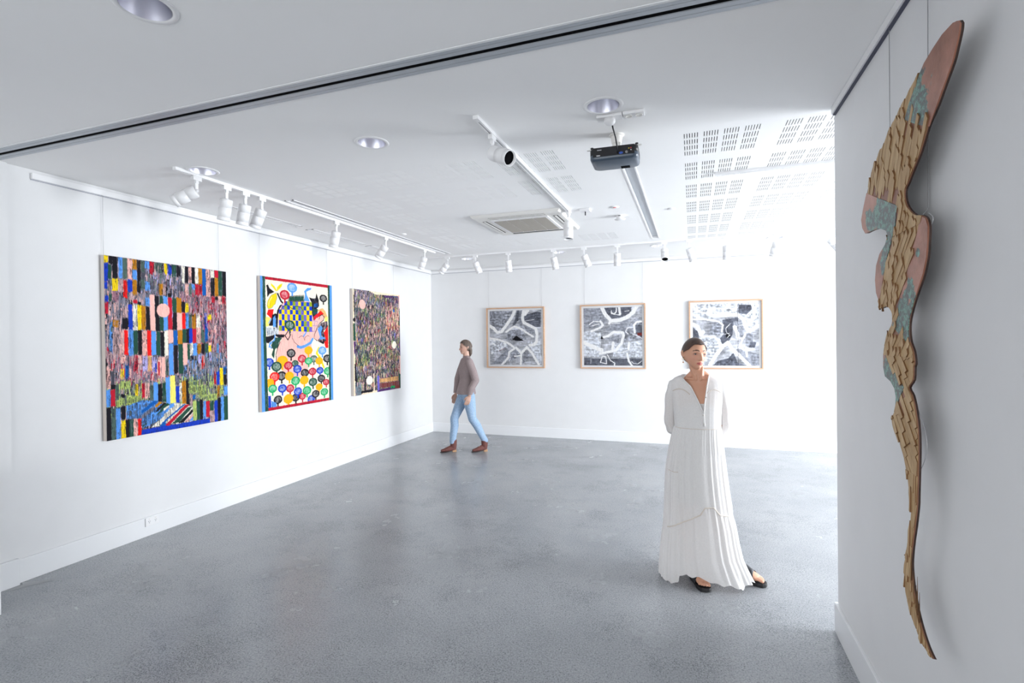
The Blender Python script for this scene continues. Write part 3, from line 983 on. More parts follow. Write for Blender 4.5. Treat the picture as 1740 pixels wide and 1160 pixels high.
bl=['leftmost spotlight on the back track, tilted down to the left','second spotlight from the left on the back track','third spotlight from the left on the back track, above the walking person','fourth spotlight from the left on the back track, above the left framed print','fifth spotlight from the left on the back track, tilted slightly right','sixth spotlight from the left on the back track, above the middle framed print','spotlight on the back track whose black opening faces the room','spotlight on the back track just right of the one with the black opening','third spotlight from the right end of the back track, above the right framed print','second spotlight from the right end of the back track','rightmost spotlight on the back track, strongly tilted beside the partition wall']
bd=[(-.62,0,-.7),(.28,.25,-.9),(0,.25,-.95),(.12,.25,-.95),(.34,.2,-.9),(-.04,.25,-.95),(.05,-.55,-.83),(.26,.25,-.92),(0,.25,-.95),(-.22,.25,-.92),(.62,.25,-.72)]
for x,d,l in zip((-3.44,-2.99,-2.48,-1.81,-1.385,-.935,-.332,-.03,.41,.972,1.53),bd,bl): put_spot(x,6.9315,d,l,GB,PI/2)
# ceiling cassette air conditioner
a,b,c,d=AC; t=thing('air_conditioner','white square cassette air conditioner in the ceiling with a beige grille','air conditioner',((a+b)/2,(c+d)/2,ZC)); w=.475; l=.485
def frust(g,w0,l0,w1,l1,z0,z1): g.add([(-w0,-l0,z0),(w0,-l0,z0),(w0,l0,z0),(-w0,l0,z0),(-w1,-l1,z1),(w1,-l1,z1),(w1,l1,z1),(-w1,l1,z1)],[(0,3,2,1),(4,5,6,7),(0,1,5,4),(1,2,6,5),(2,3,7,6),(3,0,4,7)])
g=G(); frust(g,.455,.465,w,l,-.028,0); g.build('panel',M_PLASTIC,t,bevel=.006)
for sx,sy,wx,wy in ((0,-1,.30,.022),(0,1,.30,.022),(-1,0,.022,.30),(1,0,.022,.30)):
    cx,cy=sx*.385,sy*.395; G().box(cx-wx,cx+wx,cy-wy,cy+wy,-.0305,-.026).build('air_outlet',M_DARK,t)
    fx,fy=(wx,wy*.55) if sy else (wx*.55,wy); G().box(cx-fx+.0,cx+fx,cy-fy+sy*.012,cy+fy+sy*.012,-.034,-.030).build('louver',M_PLASTIC,t)
G().box(-.31,.31,-.32,.32,-.036,-.026).build('grille_frame',M_WHITE,t,bevel=.003)
for i in range(4):
    x0=-.28+i*.1425; g=G()
    for k in range(26): y=-.285+k*.0225; g.box(x0,x0+.134,y,y+.013,-.0405,-.036)
    g.box(x0,x0+.134,-.29,.29,-.038,-.036); g.build('intake_grille',M_GRILLE,t)
# projector
t=thing('projector','black ceiling mounted projector hanging by a short bracket','projector',(-.445,3.255,ZC),math.radians(2)); 
def rr(w,l,r,n=5,bul=0):
    P=[]
    for sx,sy,a0 in ((1,1,0),(-1,1,90),(-1,-1,180),(1,-1,270)):
        for k in range(n+1): a=math.radians(a0+90*k/n); P.append((sx*(w-r)+r*math.cos(a),sy*(l-r)+r*math.sin(a)+ (bul*(1-((sx*(w-r))/w)**2) if sy>0 else 0)))
    return P
M_PJ=mat('projector_shell_sheen',(.055,.080,.115),.32,0,.6); M_PJB=mat('projector_rear',(.006,.006,.008),.35)  # blue-grey sheen of the underside is painted into the lower casing colour
R=[]
M_PJT=mat('projector_top',(.008,.009,.012),.4)
for f,z in ((.88,-.183),(.96,-.178),(1,-.165),(1,-.115),(.98,-.106),(.94,-.104)): R.append([(x*f,y*f,z) for x,y in rr(.145,.105,.035,5)])
G().rings(R[:4]).build('casing',M_PJ,t); G().rings([[(x*.999,y*.999,-.1455) for x,y in rr(.1455,.1055,.035,5)],[(x*1.004,y*1.004,-.115) for x,y in rr(.145,.105,.035,5)]]+R[4:]).build('upper_casing',M_PJT,t)
G().box(-.124,.124,-.1075,-.100,-.160,-.106).build('rear_panel',M_PJB,t)
for x,z,wx,c,nm in ((.045,-.152,.013,(.05,.12,.5),'video_port'),(.078,-.150,.008,(.3,.3,.3),'round_port')): G().lathe([(wx,0),(wx,.004),(wx*.7,.005),(0,.005)],14,Matrix.Translation((x,-.108,z))@Matrix.Rotation(PI/2,4,'X')@Matrix.Diagonal((1,.55 if nm[0]=='v' else 1,1,1))).build(nm,mat(nm,c,.4,.2),t)
for x,z,c in ((.092,-.130,(.7,.55,.02)),(.104,-.128,(.6,.03,.05)),(.104,-.140,(.7,.7,.7))): G().lathe([(.0035,0),(.0035,.004),(0,.004)],10,Matrix.Translation((x,-.108,z))@Matrix.Rotation(PI/2,4,'X')).build('audio_socket',mat('socket',c,.4),t)
G().box(-.102,-.080,-.1095,-.1075,-.158,-.152).build('rear_label',mat('label_white',(.6,.6,.62),.5),t); G().box(-.098,-.072,-.1095,-.1075,-.124,-.119).build('rear_sticker',mat('sticker',(.45,.45,.48),.5),t)
g=G()
g.box(.03,.085,.045,.085,-.1855,-.182).build('underside_vent',M_DARK,t)
G().box(-.05,.05,-.03,.03,-.104,-.098).box(-.165,.165,-.075,-.055,-.104,-.1005).box(-.015,.035,-.02,.02,-.10,-.03).lathe([(.030,-.055),(.034,-.03),(.034,-.012),(.046,-.008),(.046,0)],18,Matrix.Translation((.01,0,0))).build('mount_bracket',M_PLASTIC,t,bevel=.001)
for sx in (-1,1): G().lathe([(.008,-.104),(.008,-.095),(.011,-.092),(.009,-.088),(0,-.088)],12,Matrix.Translation((sx*.135,-.065,0))).build('fixing_knob',M_BLACK,t)
pts=[(.012,-.262,-.045),(.014,-.245,-.055),(.022,-.19,-.085),(.026,-.14,-.125),(.024,-.112,-.150)]
G().tube(pts,.0045,8).build('power_cable',M_BLACK,t)
# sensors and plates
t=thing('motion_sensor','white ceiling motion sensor with a round dome above the projector','sensor',(-.434,2.965,ZC)); G().box(-.072,.072,-.035,.035,-.016,0).build('mounting_plate',M_WHITE,t,bevel=.004)
G().lathe([(.032,-.014),(.032,-.030),(.029,-.040),(.020,-.049),(.008,-.053),(0,-.0535)],24).build('dome',M_WHITE,t)
t=thing('ceiling_socket','white double power socket on the ceiling right of the motion sensor','socket',(-.300,2.965,ZC),math.radians(0)); G().box(-.058,.058,-.035,.035,-.016,0).build('mounting_plate',M_WHITE,t,bevel=.003)
for sx in (-1,1): G().lathe([(.020,-.016),(.020,-.020),(.017,-.020),(.017,-.017),(0,-.017)],18,Matrix.Translation((sx*.028,0,0))).build('socket_outlet',M_PLASTIC,t)
t=thing('smoke_detector','white round smoke detector left of the long recessed channel','smoke detector',(-.70,5.42,ZC)); G().lathe([(.042,0),(.042,-.016),(.034,-.020),(.030,-.030),(.056,-.033),(.056,-.040),(.030,-.046),(0,-.047)],24).build('body',M_WHITE,t); G().box(-.012,.012,-.043,-.041,-.013,-.006).build('vent_slot',M_DARK,t)
t=thing('wireless_sensor','small white box with a black pin beside the middle track end','sensor',(-.985,5.03,ZC)); G().box(-.05,.05,-.05,.05,-.022,0).build('body',M_WHITE,t,bevel=.004); G().lathe([(.006,-.058),(.006,-.022)],10).build('pin',M_BLACK,t)
t=thing('indicator_disc','small flat ceiling disc with a faint red centre','sensor',(-.70,5.04,ZC)); G().lathe([(.045,0),(.043,-.005),(0,-.006)],20).build('disc',M_WHITE,t); G().lathe([(.018,-.005),(.016,-.008),(0,-.009)],14).build('indicator',mat('red_led',(.75,.25,.25),.4),t)
for x,y,l in ((-.184,5.32,'small white ceiling disc between the recessed channel and the perforated panels'),(-3.245,5.37,'small white ceiling disc beside the long recessed channel on the left')): tag(G().lathe([(.04,0),(.04,-.006),(.02,-.012),(0,-.0125)],20).build('ceiling_disc',M_WHITE,None,(x,y,ZC)),l,'sensor','small ceiling discs')
# power outlet on the left skirting
t=thing('power_outlet','white double power outlet on the skirting below the large striped painting','power outlet',(XL+.016,3.186,.124)); G().box(0,.011,-.058,.058,-.036,.036).build('cover_plate',M_WHITE,t,bevel=.002)
for s_ in (-1,1):
    g=G()
    for dy,dz,a in ((-.006,.004,.5),(.006,.004,-.5),(0,-.008,0)): g.box(.0105,.0116,s_*.028+dy-.0012,s_*.028+dy+.0012,dz-.004,dz+.004)
    g.build('socket_holes',M_DARK,t); G().box(.011,.0135,s_*.028-.005,s_*.028+.005,.017,.027).build('rocker_switch',M_PLASTIC,t)
# desk at the left edge
t=thing('reception_desk','white desk with a timber top at the left edge of the photo','desk',(-4.28,1.55,0)); G().box(-.16,.185,-.42,.40,.845,.868).build('tabletop',M_TIMBER,t,bevel=.003)
G().box(-.14,.17,-.38,.38,.10,.845).build('cabinet_body',M_TRIM,t,bevel=.002); G().box(.17,.205,.345,.40,0,.835).build('leg',M_TRIM,t,bevel=.002); G().box(.17,.205,-.42,-.365,0,.835).build('leg',M_TRIM,t,bevel=.002)
for yy in (.345,-.42): G().box(-.16,-.125,yy,yy+.055,0,.845).build('leg',M_TRIM,t,bevel=.002)
# ================================================================ the hung pictures
def art_grid(key, W, H, aspect, seed, base, to3, name, material, parent):
    img=draw_art(key,W,H,aspect,seed,base); n=W*H
    U,V=np.meshgrid(np.linspace(0,1,W),np.linspace(0,1,H)); co=to3(U.ravel(),V.ravel())
    me=bpy.data.meshes.new(name); idx=np.arange(n).reshape(H,W)
    q=np.stack([idx[:-1,:-1],idx[1:,:-1],idx[1:,1:],idx[:-1,1:]],-1).reshape(-1,4); nf=len(q)
    me.vertices.add(n); me.vertices.foreach_set('co',co.astype(np.float32).ravel()); me.loops.add(nf*4); me.loops.foreach_set('vertex_index',q.astype(np.int32).ravel())
    me.polygons.add(nf); me.polygons.foreach_set('loop_start',np.arange(0,nf*4,4,dtype=np.int32)); me.polygons.foreach_set('loop_total',np.full(nf,4,np.int32)); me.update(calc_edges=True)
    set_col(me,lin(img.reshape(-1,3))); me.materials.append(material); o=bpy.data.objects.new(name,me); COL.objects.link(o); o.parent=parent; return o
def wires(t, pts, ztop, axis):
    for u,d in pts:
        p0=(d,u,0) if axis=='y' else (u,d,0); G().tube([(p0[0],p0[1],-.02),(p0[0],p0[1],ztop)],.0011,6).build('hanging_wire',M_WIRE,t)
def painting(key, y0,y1,z0,z1,W,H,seed,base,label,wy):
    T=.042; x=XL+.006; t=thing('painting',label,'painting',(x,(y0+y1)/2,z1)); w=(y1-y0)/2; h=z1-z0
    G().box(0,T-.002,-w,w,-h,0).build('canvas',M_CANVAS,t,bevel=.003)
    rng=np.random.default_rng(seed)
    def to3(U,V): return np.stack([np.full(U.shape,T)+rng.random(U.shape)*.0006,(U*2-1)*(w-.001),-V*(h-.002)-.001],-1)
    art_grid(key,W,H,h/(2*w),seed,base,to3,'painted_surface',M_PAINT,t)
    wires(t,[(q-(y0+y1)/2,.012) for q in wy],2.872-z1,'y')
painting('p1',2.812,3.957,.892,2.390,320,420,1,'hatch','large square-striped painting of dense colour bars with a pink disc, nearest on left wall',(2.83,3.90))
painting('p2',4.392,5.575,.905,2.400,270,340,2,'plain','painting with blue and yellow checks and round colourful trees, between two darker paintings',(4.42,5.52))
painting('p3',6.010,7.222,.902,2.400,190,260,3,'weave','dark finely hatched painting with pale discs, nearest the back corner on left wall',(6.05,7.10))
def framed(key, x0,x1,z0,z1,seed,label,wx):
    t=thing('framed_print',label,'framed print',((x0+x1)/2,YB-.002,z1)); w=(x1-x0)/2; h=z1-z0; F=.020; D=.036
    for nm,P in (('top',((-w,0),(w,0),(w-F,-F),(-w+F,-F))),('bot',((-w,-h),(-w+F,-h+F),(w-F,-h+F),(w,-h))),('l',((-w,0),(-w+F,-F),(-w+F,-h+F),(-w,-h))),('r',((w,0),(w,-h),(w-F,-h+F),(w-F,-F)))):
        G().prism(P,lambda p:(p[0],0,p[1]),lambda p:(p[0],-D,p[1])).build('frame_side',M_OAK,t,bevel=.001)
    G().box(-w+F,w-F,-.010,-.004,-h+F,-F).build('mat_board',M_MAT,t)
    def to3(U,V): return np.stack([(U*2-1)*(w-.055),np.full(U.shape,-.0115),-.052-V*(h-.104)],-1)
    art_grid(key,190,190,1,seed,'print',to3,'print',M_INK,t)
    G().box(-w+F,w-F,-.027,-.025,-h+F,-F).build('glass_pane',M_GLASS,t); wires(t,[(q-(x0+x1)/2,-.008) for q in wx],2.872-z1,'x')
framed('f1',-3.402,-2.352,1.172,2.212,5,'leftmost black and white abstract print in a thin oak frame',(-3.36,-2.40)); framed('f2',-1.742,-.697,1.172,2.212,6,'middle black and white abstract print, framed, between the other two',(-1.67,-.74))
framed('f3',-.050,.980,1.180,2.218,7,'black and white abstract print in oak frame behind the head of the woman',(-.02,.92))

# ================================================================ carved wall sculpture
LEFT=[(1.7226,2.5256),(1.7527,2.5375),(1.817,2.5415),(1.8769,2.5337),(1.9416,2.5206),(1.9853,2.5076),(2.0553,2.4893),(2.0813,2.478),(2.1285,2.4673),(2.1931,2.4429),(2.2231,2.4383),(2.3113,2.389),(2.345,2.386),(2.4353,2.3373),(2.474,2.3025),(2.5088,2.2651),(2.5533,2.2115),(2.5811,2.1694),(2.5664,2.1317),(2.5278,2.1016),(2.441,2.0971),(2.346,2.0868),(2.2846,2.0668),(2.268,2.0455),(2.2943,2.0168),(2.3574,1.9896),(2.3957,1.9505),(2.4104,1.8944),(2.3982,1.8418),(2.3672,1.8013),(2.3529,1.7785),(2.2821,1.784),(2.2358,1.7636),(2.2248,1.7454),(2.2335,1.716),(2.2671,1.6926),(2.2933,1.6623),(2.3205,1.6188),(2.3232,1.5971),(2.3241,1.5536),(2.3064,1.5195),(2.2502,1.5053),(2.211,1.4828),(2.1978,1.4535),(2.2025,1.4222),(2.2169,1.3972),(2.243,1.3674),(2.2252,1.3364),(2.1844,1.3078),(2.1582,1.2826),(2.1266,1.2496),(2.1059,1.2103),(2.0907,1.1705),(2.0756,1.1314),(2.0706,1.1007),(2.0754,1.0478),(2.0893,1.0016),(2.1035,.9442),(2.1275,.8819),(2.1299,.8279),(2.1265,.7923),(2.1004,.7575),(2.0685,.7269),(2.0314,.7058),(1.99,.6839),(1.9336,.6753)]
RGT=[(1.7135,2.513),(1.7172,2.4946),(1.7381,2.4606),(1.7605,2.4302),(1.8079,2.393),(1.8573,2.3529),(1.9208,2.3143),(1.9768,2.2585),(2.0352,2.2184),(2.0803,2.1861),(2.1025,2.1726),(2.1059,2.1458),(2.0826,2.1071),(2.0227,2.0675),(1.9784,2.0566),(1.9387,2.0387),(1.9228,2.0093),(1.9258,1.9648),(1.936,1.9162),(1.9608,1.8686),(1.9987,1.8259),(2.0384,1.7812),(2.0731,1.7288),(2.0807,1.6907),(2.0704,1.6524),(2.044,1.6204),(2.034,1.5833),(2.0416,1.5695),(2.0482,1.5267),(2.0845,1.4973),(2.055,1.4741),(2.0303,1.4301),(2.013,1.3768),(2.0074,1.3178),(2.0108,1.2477),(2.0181,1.153),(2.0217,1.116),(2.0401,1.0446),(2.0587,.9872),(2.0739,.9197),(2.071,.8696),(2.0542,.8209),(2.029,.7724),(1.9939,.731),(1.9576,.7022),(1.9312,.6886),(1.9077,.6810)]
COP=[[(1.7226,2.5256),(1.7527,2.5375),(1.817,2.5415),(1.8769,2.5337),(1.9416,2.5206),(1.9761,2.5032),(2.0121,2.4772),(2.0626,2.4445),(2.0999,2.4077),(2.0023,2.3543),(1.91,2.3116),(1.8573,2.3529),(1.8079,2.393),(1.7605,2.4302),(1.7381,2.4606),(1.7172,2.4946),(1.7135,2.513)],
 [(2.5088,2.2651),(2.5533,2.2115),(2.5811,2.1694),(2.5664,2.1317),(2.5278,2.1016),(2.441,2.0971),(2.346,2.0868),(2.2846,2.0668),(2.268,2.0455),(2.2943,2.0168),(2.3574,1.9896),(2.3957,1.9505),(2.4104,1.8944),(2.3982,1.8418),(2.367,1.8076),(2.3424,1.8436),(2.3106,1.9087),(2.2782,1.9656),(2.2405,2.0077),(2.1943,2.0696),(2.1728,2.133)],
 [(1.9722,2.0537),(1.9387,2.0387),(1.9228,2.0093),(1.9258,1.9648),(1.936,1.9162),(1.9608,1.8686),(1.9987,1.8259),(2.0384,1.7812),(2.0731,1.7288),(2.0807,1.6907),(2.0704,1.6524),(2.0665,1.6405),(2.1413,1.6687),(2.2303,1.7112),(2.1848,1.767),(2.1384,1.8212),(2.0868,1.8885),(2.0378,1.9576),(1.9979,2.0139)],
 [(2.3232,1.5971),(2.3241,1.5536),(2.3064,1.5195),(2.2502,1.5053),(2.211,1.4828),(2.1978,1.4535),(2.2025,1.4222),(2.2169,1.3972),(2.1888,1.4265),(2.1547,1.4632),(2.1219,1.4938),(2.1536,1.5183),(2.2208,1.5491),(2.278,1.5774),(2.3104,1.6164)]]
def catmull(P,n=3):
    o=[]
    for i in range(len(P)-1):
        a,b,c,d=P[max(i-1,0)],P[i],P[i+1],P[min(i+2,len(P)-1)]
        for k in range(n):
            t_=k/n; o.append(tuple(.5*((2*b[j])+(c[j]-a[j])*t_+(2*a[j]-5*b[j]+4*c[j]-d[j])*t_*t_+(3*b[j]-a[j]-3*c[j]+d[j])*t_**3) for j in (0,1)))
    return o+[P[-1]]
OUT=catmull(LEFT)+catmull(RGT)[::-1]
def sgnarea(P): return sum(P[i][0]*P[(i+1)%len(P)][1]-P[(i+1)%len(P)][0]*P[i][1] for i in range(len(P)))/2
def clip(S, C):
    if sgnarea(C)<0: C=C[::-1]
    for i in range(len(C)):
        a,b=C[i],C[(i+1)%len(C)]; out=[]
        def side(p): return (b[0]-a[0])*(p[1]-a[1])-(b[1]-a[1])*(p[0]-a[0])
        for j in range(len(S)):
            p,q=S[j],S[(j+1)%len(S)]; sp_,sq=side(p),side(q)
            if sp_>=0: out.append(p)
            if (sp_>=0)!=(sq>=0): t_=sp_/(sp_-sq); out.append((p[0]+(q[0]-p[0])*t_,p[1]+(q[1]-p[1])*t_))
        S=out
        if len(S)<3: return []
    return S
def inside(p,P):
    c=False
    for i in range(len(P)):
        (x0,y0),(x1,y1)=P[i],P[(i+1)%len(P)]
        if (y0>p[1])!=(y1>p[1]) and p[0]<(x1-x0)*(p[1]-y0)/(y1-y0)+x0: c=not c
    return c
XS=XR-.075; ORG=(XR-.001,2.1,1.6)
t=thing('wall_sculpture','tall twisting carved sculpture of pale wood shingles and green-stained copper on right wall','sculpture',ORG)
def at(u,x): return (x-ORG[0],u[0]-ORG[1],u[1]-ORG[2])
cy=sum(p[0] for p in OUT)/len(OUT)
def tri_prism(poly,x0,x1,name,material,slope=None):
    bm=bmesh.new(); vs=[bm.verts.new(at(p,x0)) for p in poly]; f=bm.faces.new(vs); r=bmesh.ops.extrude_face_region(bm,geom=[f])
    for v in r['geom']:
        if isinstance(v,bmesh.types.BMVert): v.co.x=x1-ORG[0]
    bmesh.ops.triangulate(bm,faces=[f for f in bm.faces if len(f.verts)>4]); bmesh.ops.recalc_face_normals(bm,faces=bm.faces)
    me=bpy.data.meshes.new(name); bm.to_mesh(me); bm.free(); me.materials.append(material); o=bpy.data.objects.new(name,me); COL.objects.link(o); o.parent=t; return o
M_EDGE=noisy('charred_plywood_edge',(.018,.009,.007),(.05,.022,.015),30,.6); M_COPE=mat('copper_rim',(.28,.11,.07),.4,.7)
tri_prism(OUT,XS+.011,XS+.005,'backing_board',M_EDGE)
tri_prism(OUT,XS+.005,XS+.003,'rim_layer',noisy('brown_veneer',(.20,.08,.045),(.30,.13,.08),20,.5))
def m_copper():
    m=mat('patinated_copper',(.4,.2,.15),.4,.35); b=m.node_tree.nodes['Principled BSDF']; tc=nd(m,'ShaderNodeTexCoord')
    def N(s,d,r=.6,off=0):
        mp=nd(m,'ShaderNodeMapping'); mp.inputs['Location'].default_value=(off,off*2,0); lk(m,tc.outputs['Object'],mp.inputs[0]); n=nd(m,'ShaderNodeTexNoise'); n.inputs['Scale'].default_value=s; n.inputs['Detail'].default_value=d; n.inputs['Roughness'].default_value=r; lk(m,mp.outputs[0],n.inputs['Vector']); return n.outputs['Fac']
    cop=ramp(m,[(.3,(.24,.095,.058)),(.7,(.46,.21,.145))]); lk(m,N(9,4),cop.inputs[0])
    pat=ramp(m,[(.42,(.075,.065,.07)),(.50,(.055,.115,.10)),(.58,(.15,.31,.24)),(.70,(.02,.20,.19))]); lk(m,N(60,6,.7,3),pat.inputs[0])
    geo=nd(m,'ShaderNodeVertexColor'); geo.layer_name='Col'; sp_=nd(m,'ShaderNodeSeparateColor'); lk(m,geo.outputs[0],sp_.inputs[0])
    ad=nd(m,'ShaderNodeMath',operation='MULTIPLY_ADD'); lk(m,N(16,6,.65,1),ad.inputs[0]); ad.inputs[1].default_value=1.3; lk(m,sp_.outputs[0],ad.inputs[2])
    msk=ramp(m,[(.0,(0,0,0)),(1,(1,1,1))]); ma=nd(m,'ShaderNodeMapRange'); ma.inputs[1].default_value=1.00; ma.inputs[2].default_value=1.05; lk(m,ad.outputs[0],ma.inputs[0])
    mx=nd(m,'ShaderNodeMixRGB'); lk(m,ma.outputs[0],mx.inputs[0]); lk(m,cop.outputs[0],mx.inputs[1]); lk(m,pat.outputs[0],mx.inputs[2]); lk(m,mx.outputs[0],b.inputs['Base Color'])
    mi=nd(m,'ShaderNodeMapRange'); mi.inputs[3].default_value=.35; mi.inputs[4].default_value=.0; lk(m,ma.outputs[0],mi.inputs[0]); lk(m,mi.outputs[0],b.inputs['Metallic'])
    bp=nd(m,'ShaderNodeBump'); bp.inputs['Distance'].default_value=.002; bp.inputs['Strength'].default_value=.5; lk(m,N(60,6,.7,3),bp.inputs['Height']); lk(m,bp.outputs[0],b.inputs['Normal']); return m
M_COP=m_copper()
# where each copper sheet is stained green: (y, z, radius) blobs
BLOB=[[(2.05,2.42,.075),(2.01,2.40,.06),(2.02,2.46,.035),(1.95,2.44,.012),(1.93,2.39,.010),(1.955,2.365,.010),(1.97,2.50,.012)],[(2.22,2.09,.075),(2.30,2.12,.06),(2.38,2.15,.035),(2.47,2.15,.028),(2.27,2.03,.04),(2.30,1.96,.03),(2.44,2.11,.015)],
      [(2.10,1.69,.06),(2.15,1.73,.055),(2.03,1.75,.035),(2.06,1.83,.022),(2.10,1.80,.02),(2.08,1.67,.06),(2.0,1.94,.01)],[(2.22,1.50,.05),(2.18,1.46,.05),(2.28,1.55,.035),(2.15,1.49,.04)]]
for P,B in zip(COP,BLOB):
    ys=[p[0] for p in P]; zs=[p[1] for p in P]; st=.006; 
    o=tri_prism(P,XS+.003,XS+.0005,'copper_sheet',M_COP); me=o.data
    bm=bmesh.new(); bm.from_mesh(me)
    for _ in range(4):
        ee=[e for e in bm.edges if e.calc_length()>.012]
        if not ee: break
        bmesh.ops.subdivide_edges(bm,edges=ee,cuts=1); bmesh.ops.triangulate(bm,faces=bm.faces)
    bm.to_mesh(me); bm.free(); n=len(me.vertices); co=np.zeros(n*3,np.float32); me.vertices.foreach_get('co',co); co=co.reshape(-1,3); Y=co[:,1]+ORG[1]; Z=co[:,2]+ORG[2]; f=np.zeros(n)
    for y,z,r in B: f=np.maximum(f,1-np.hypot(Y-y,Z-z)/(r*2.5))
    set_col(me,np.stack([np.clip(f,0,1)*1.0]*3,-1)*.85+.05)
# shingles: stepped slips of pale wood, in four fields with their own direction
rnd=random.Random(5); zones=[((-.576,.817),2.03,3,.0205,.12,.06),((-.80,.60),1.60,2.03,.0205,.11,.06),((-.76,-.65),1.215,1.60,.0200,.13,.07),((-.045,-.999),.5,1.215,.0135,.13,.07)]
M_SH=[noisy('pale_shingle_wood',(.41,.265,.125),(.52,.355,.185),60,.55,.3,.3,4,(1,1,.2)),noisy('tan_shingle_wood',(.37,.23,.10),(.48,.315,.155),60,.55,.3,.3,4,(1,1,.2)),noisy('honey_shingle_wood',(.45,.295,.14),(.56,.39,.205),60,.55,.3,.3,4,(1,1,.2)),mat('dark_cut_edge',(.20,.10,.04),.6)]  # last material, on the slip sides, is a darker brown
for (dx,dz),za,zb,wd,ln,_ in zones:
    reg=clip(OUT,[(1,za),(3,za),(3,zb),(1,zb)])
    if not reg: continue
    fld=G(); L=math.hypot(dx,dz); d=(dx/L,dz/L); n=(-d[1],d[0]); us=[p[0]*n[0]+p[1]*n[1] for p in reg]; vs=[p[0]*d[0]+p[1]*d[1] for p in reg]
    u=min(us); prev=[]
    while u<max(us):
        wd_=wd*rnd.uniform(.8,1.35); v=min(vs)-rnd.random()*ln
        while v<max(vs):
            l=ln*rnd.uniform(.35,1.3); c0=v; c1=v+l; sk=wd_*rnd.uniform(.2,.7)
            q=[(u,c0+sk),(u+wd_,c0),(u+wd_,c1),(u,c1+sk)]; C=[(n[0]*a+d[0]*b,n[1]*a+d[1]*b) for a,b in q]
            P=clip(reg,C)
            if len(P)>=3 and abs(sgnarea(P))>2e-6:
                m_=(sum(p[0] for p in P)/len(P),sum(p[1] for p in P)/len(P))
                if not any(inside(m_,K) for K in COP):
                    hi=rnd.uniform(.0032,.0080); lo=.0010; k=rnd.randrange(3); base=XS+.003
                    def hgt(p): return base-(lo+(hi-lo)*min(1,max(0,((p[0]*d[0]+p[1]*d[1])-c0)/(l+sk))))
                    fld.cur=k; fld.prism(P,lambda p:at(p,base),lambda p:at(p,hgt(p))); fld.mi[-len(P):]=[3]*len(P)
            v=c1
        u+=wd_
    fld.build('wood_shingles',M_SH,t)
G().tube([(-.010,2.441-2.1,2.888-1.6),(-.010,2.441-2.1,2.36-1.6),(-.065,2.43-2.1,2.31-1.6)],.0013,6).build('hanging_wire',M_WIRE,t); G().tube([(-.010,2.085-2.1,2.888-1.6),(-.010,2.095-2.1,2.10-1.6),(-.066,2.07-2.1,2.03-1.6)],.0013,6).build('hanging_wire',M_WIRE,t)
G().tube([(-.062,(2.035-.065*math.sin(q))-2.1,1.43-.21*q/PI-1.6) for q in np.linspace(0,PI,13)],.0010,6).build('wire_loop',M_WIRE,t)
G().tube([(-.062,(1.945-.030*math.sin(q))-2.1,2.055-.05*q/PI-1.6) for q in np.linspace(0,PI,9)],.0014,6).build('wire_loop',M_WIRE,t)
G().box(-.064,0,.14,.22,.26,.31).build('wall_bracket',M_EDGE,t)
# ================================================================ people
def remesh(g, voxel, smooth=6, fac=.5):
    me=bpy.data.meshes.new('tmp'); me.from_pydata(g.v,[],g.f); bm=bmesh.new(); bm.from_mesh(me); bmesh.ops.recalc_face_normals(bm,faces=bm.faces); bm.to_mesh(me); bm.free()
    o=bpy.data.objects.new('tmp',me); COL.objects.link(o)
    r=o.modifiers.new('r','REMESH'); r.mode='VOXEL'; r.voxel_size=voxel; r.use_smooth_shade=True
    if smooth: s=o.modifiers.new('s','SMOOTH'); s.iterations=smooth; s.factor=fac
    out=bpy.data.meshes.new_from_object(o.evaluated_get(bpy.context.evaluated_depsgraph_get())); bpy.data.objects.remove(o); bpy.data.meshes.remove(me)
    out.polygons.foreach_set('use_smooth',[True]*len(out.polygons)); return out
def link(name, me, material, parent, loc=None):
    me.name=name; me.materials.clear(); me.materials.append(material); o=bpy.data.objects.new(name,me); COL.objects.link(o); o.parent=parent
    if loc: o.location=loc
    return o
def coords(me):
    c=np.zeros(len(me.vertices)*3,np.float32); me.vertices.foreach_get('co',c); return c.reshape(-1,3).astype(float)
def cap_tube(g, pts, rad, n=14, axis=None):
    """closed tapered limb with rounded ends; rad entries r or (r_side, r_depth)"""
    pts=[Vector(p) for p in pts]; rad=[r if isinstance(r,tuple) else (r,r) for r in rad]
    P=[];Rr=[]; d0=(pts[0]-pts[1]).normalized(); d1=(pts[-1]-pts[-2]).normalized()
    for k in (80,55,28): a=math.radians(k); P.append(pts[0]+d0*math.sin(a)*min(rad[0])); Rr.append((rad[0][0]*math.cos(a),rad[0][1]*math.cos(a)))
    P+=pts; Rr+=rad
    for k in (28,55,80): a=math.radians(k); P.append(pts[-1]+d1*math.sin(a)*min(rad[-1])); Rr.append((rad[-1][0]*math.cos(a),rad[-1][1]*math.cos(a)))
    ref=axis or Vector((1,0,0)); R=[]
    for i,p in enumerate(P):
        T=(P[min(i+1,len(P)-1)]-P[max(i-1,0)]).normalized(); u=(ref-T*ref.dot(T))
        if u.length<.2: u=Vector((0,1,0))-T*T.y
        u.normalize(); v=T.cross(u); R.append([p+u*(math.cos(2*PI*j/n)*Rr[i][0])+v*(math.sin(2*PI*j/n)*Rr[i][1]) for j in range(n)])
    g.rings(R)
def smoothstep(x): x=np.clip(x,0,1); return x*x*(3-2*x)
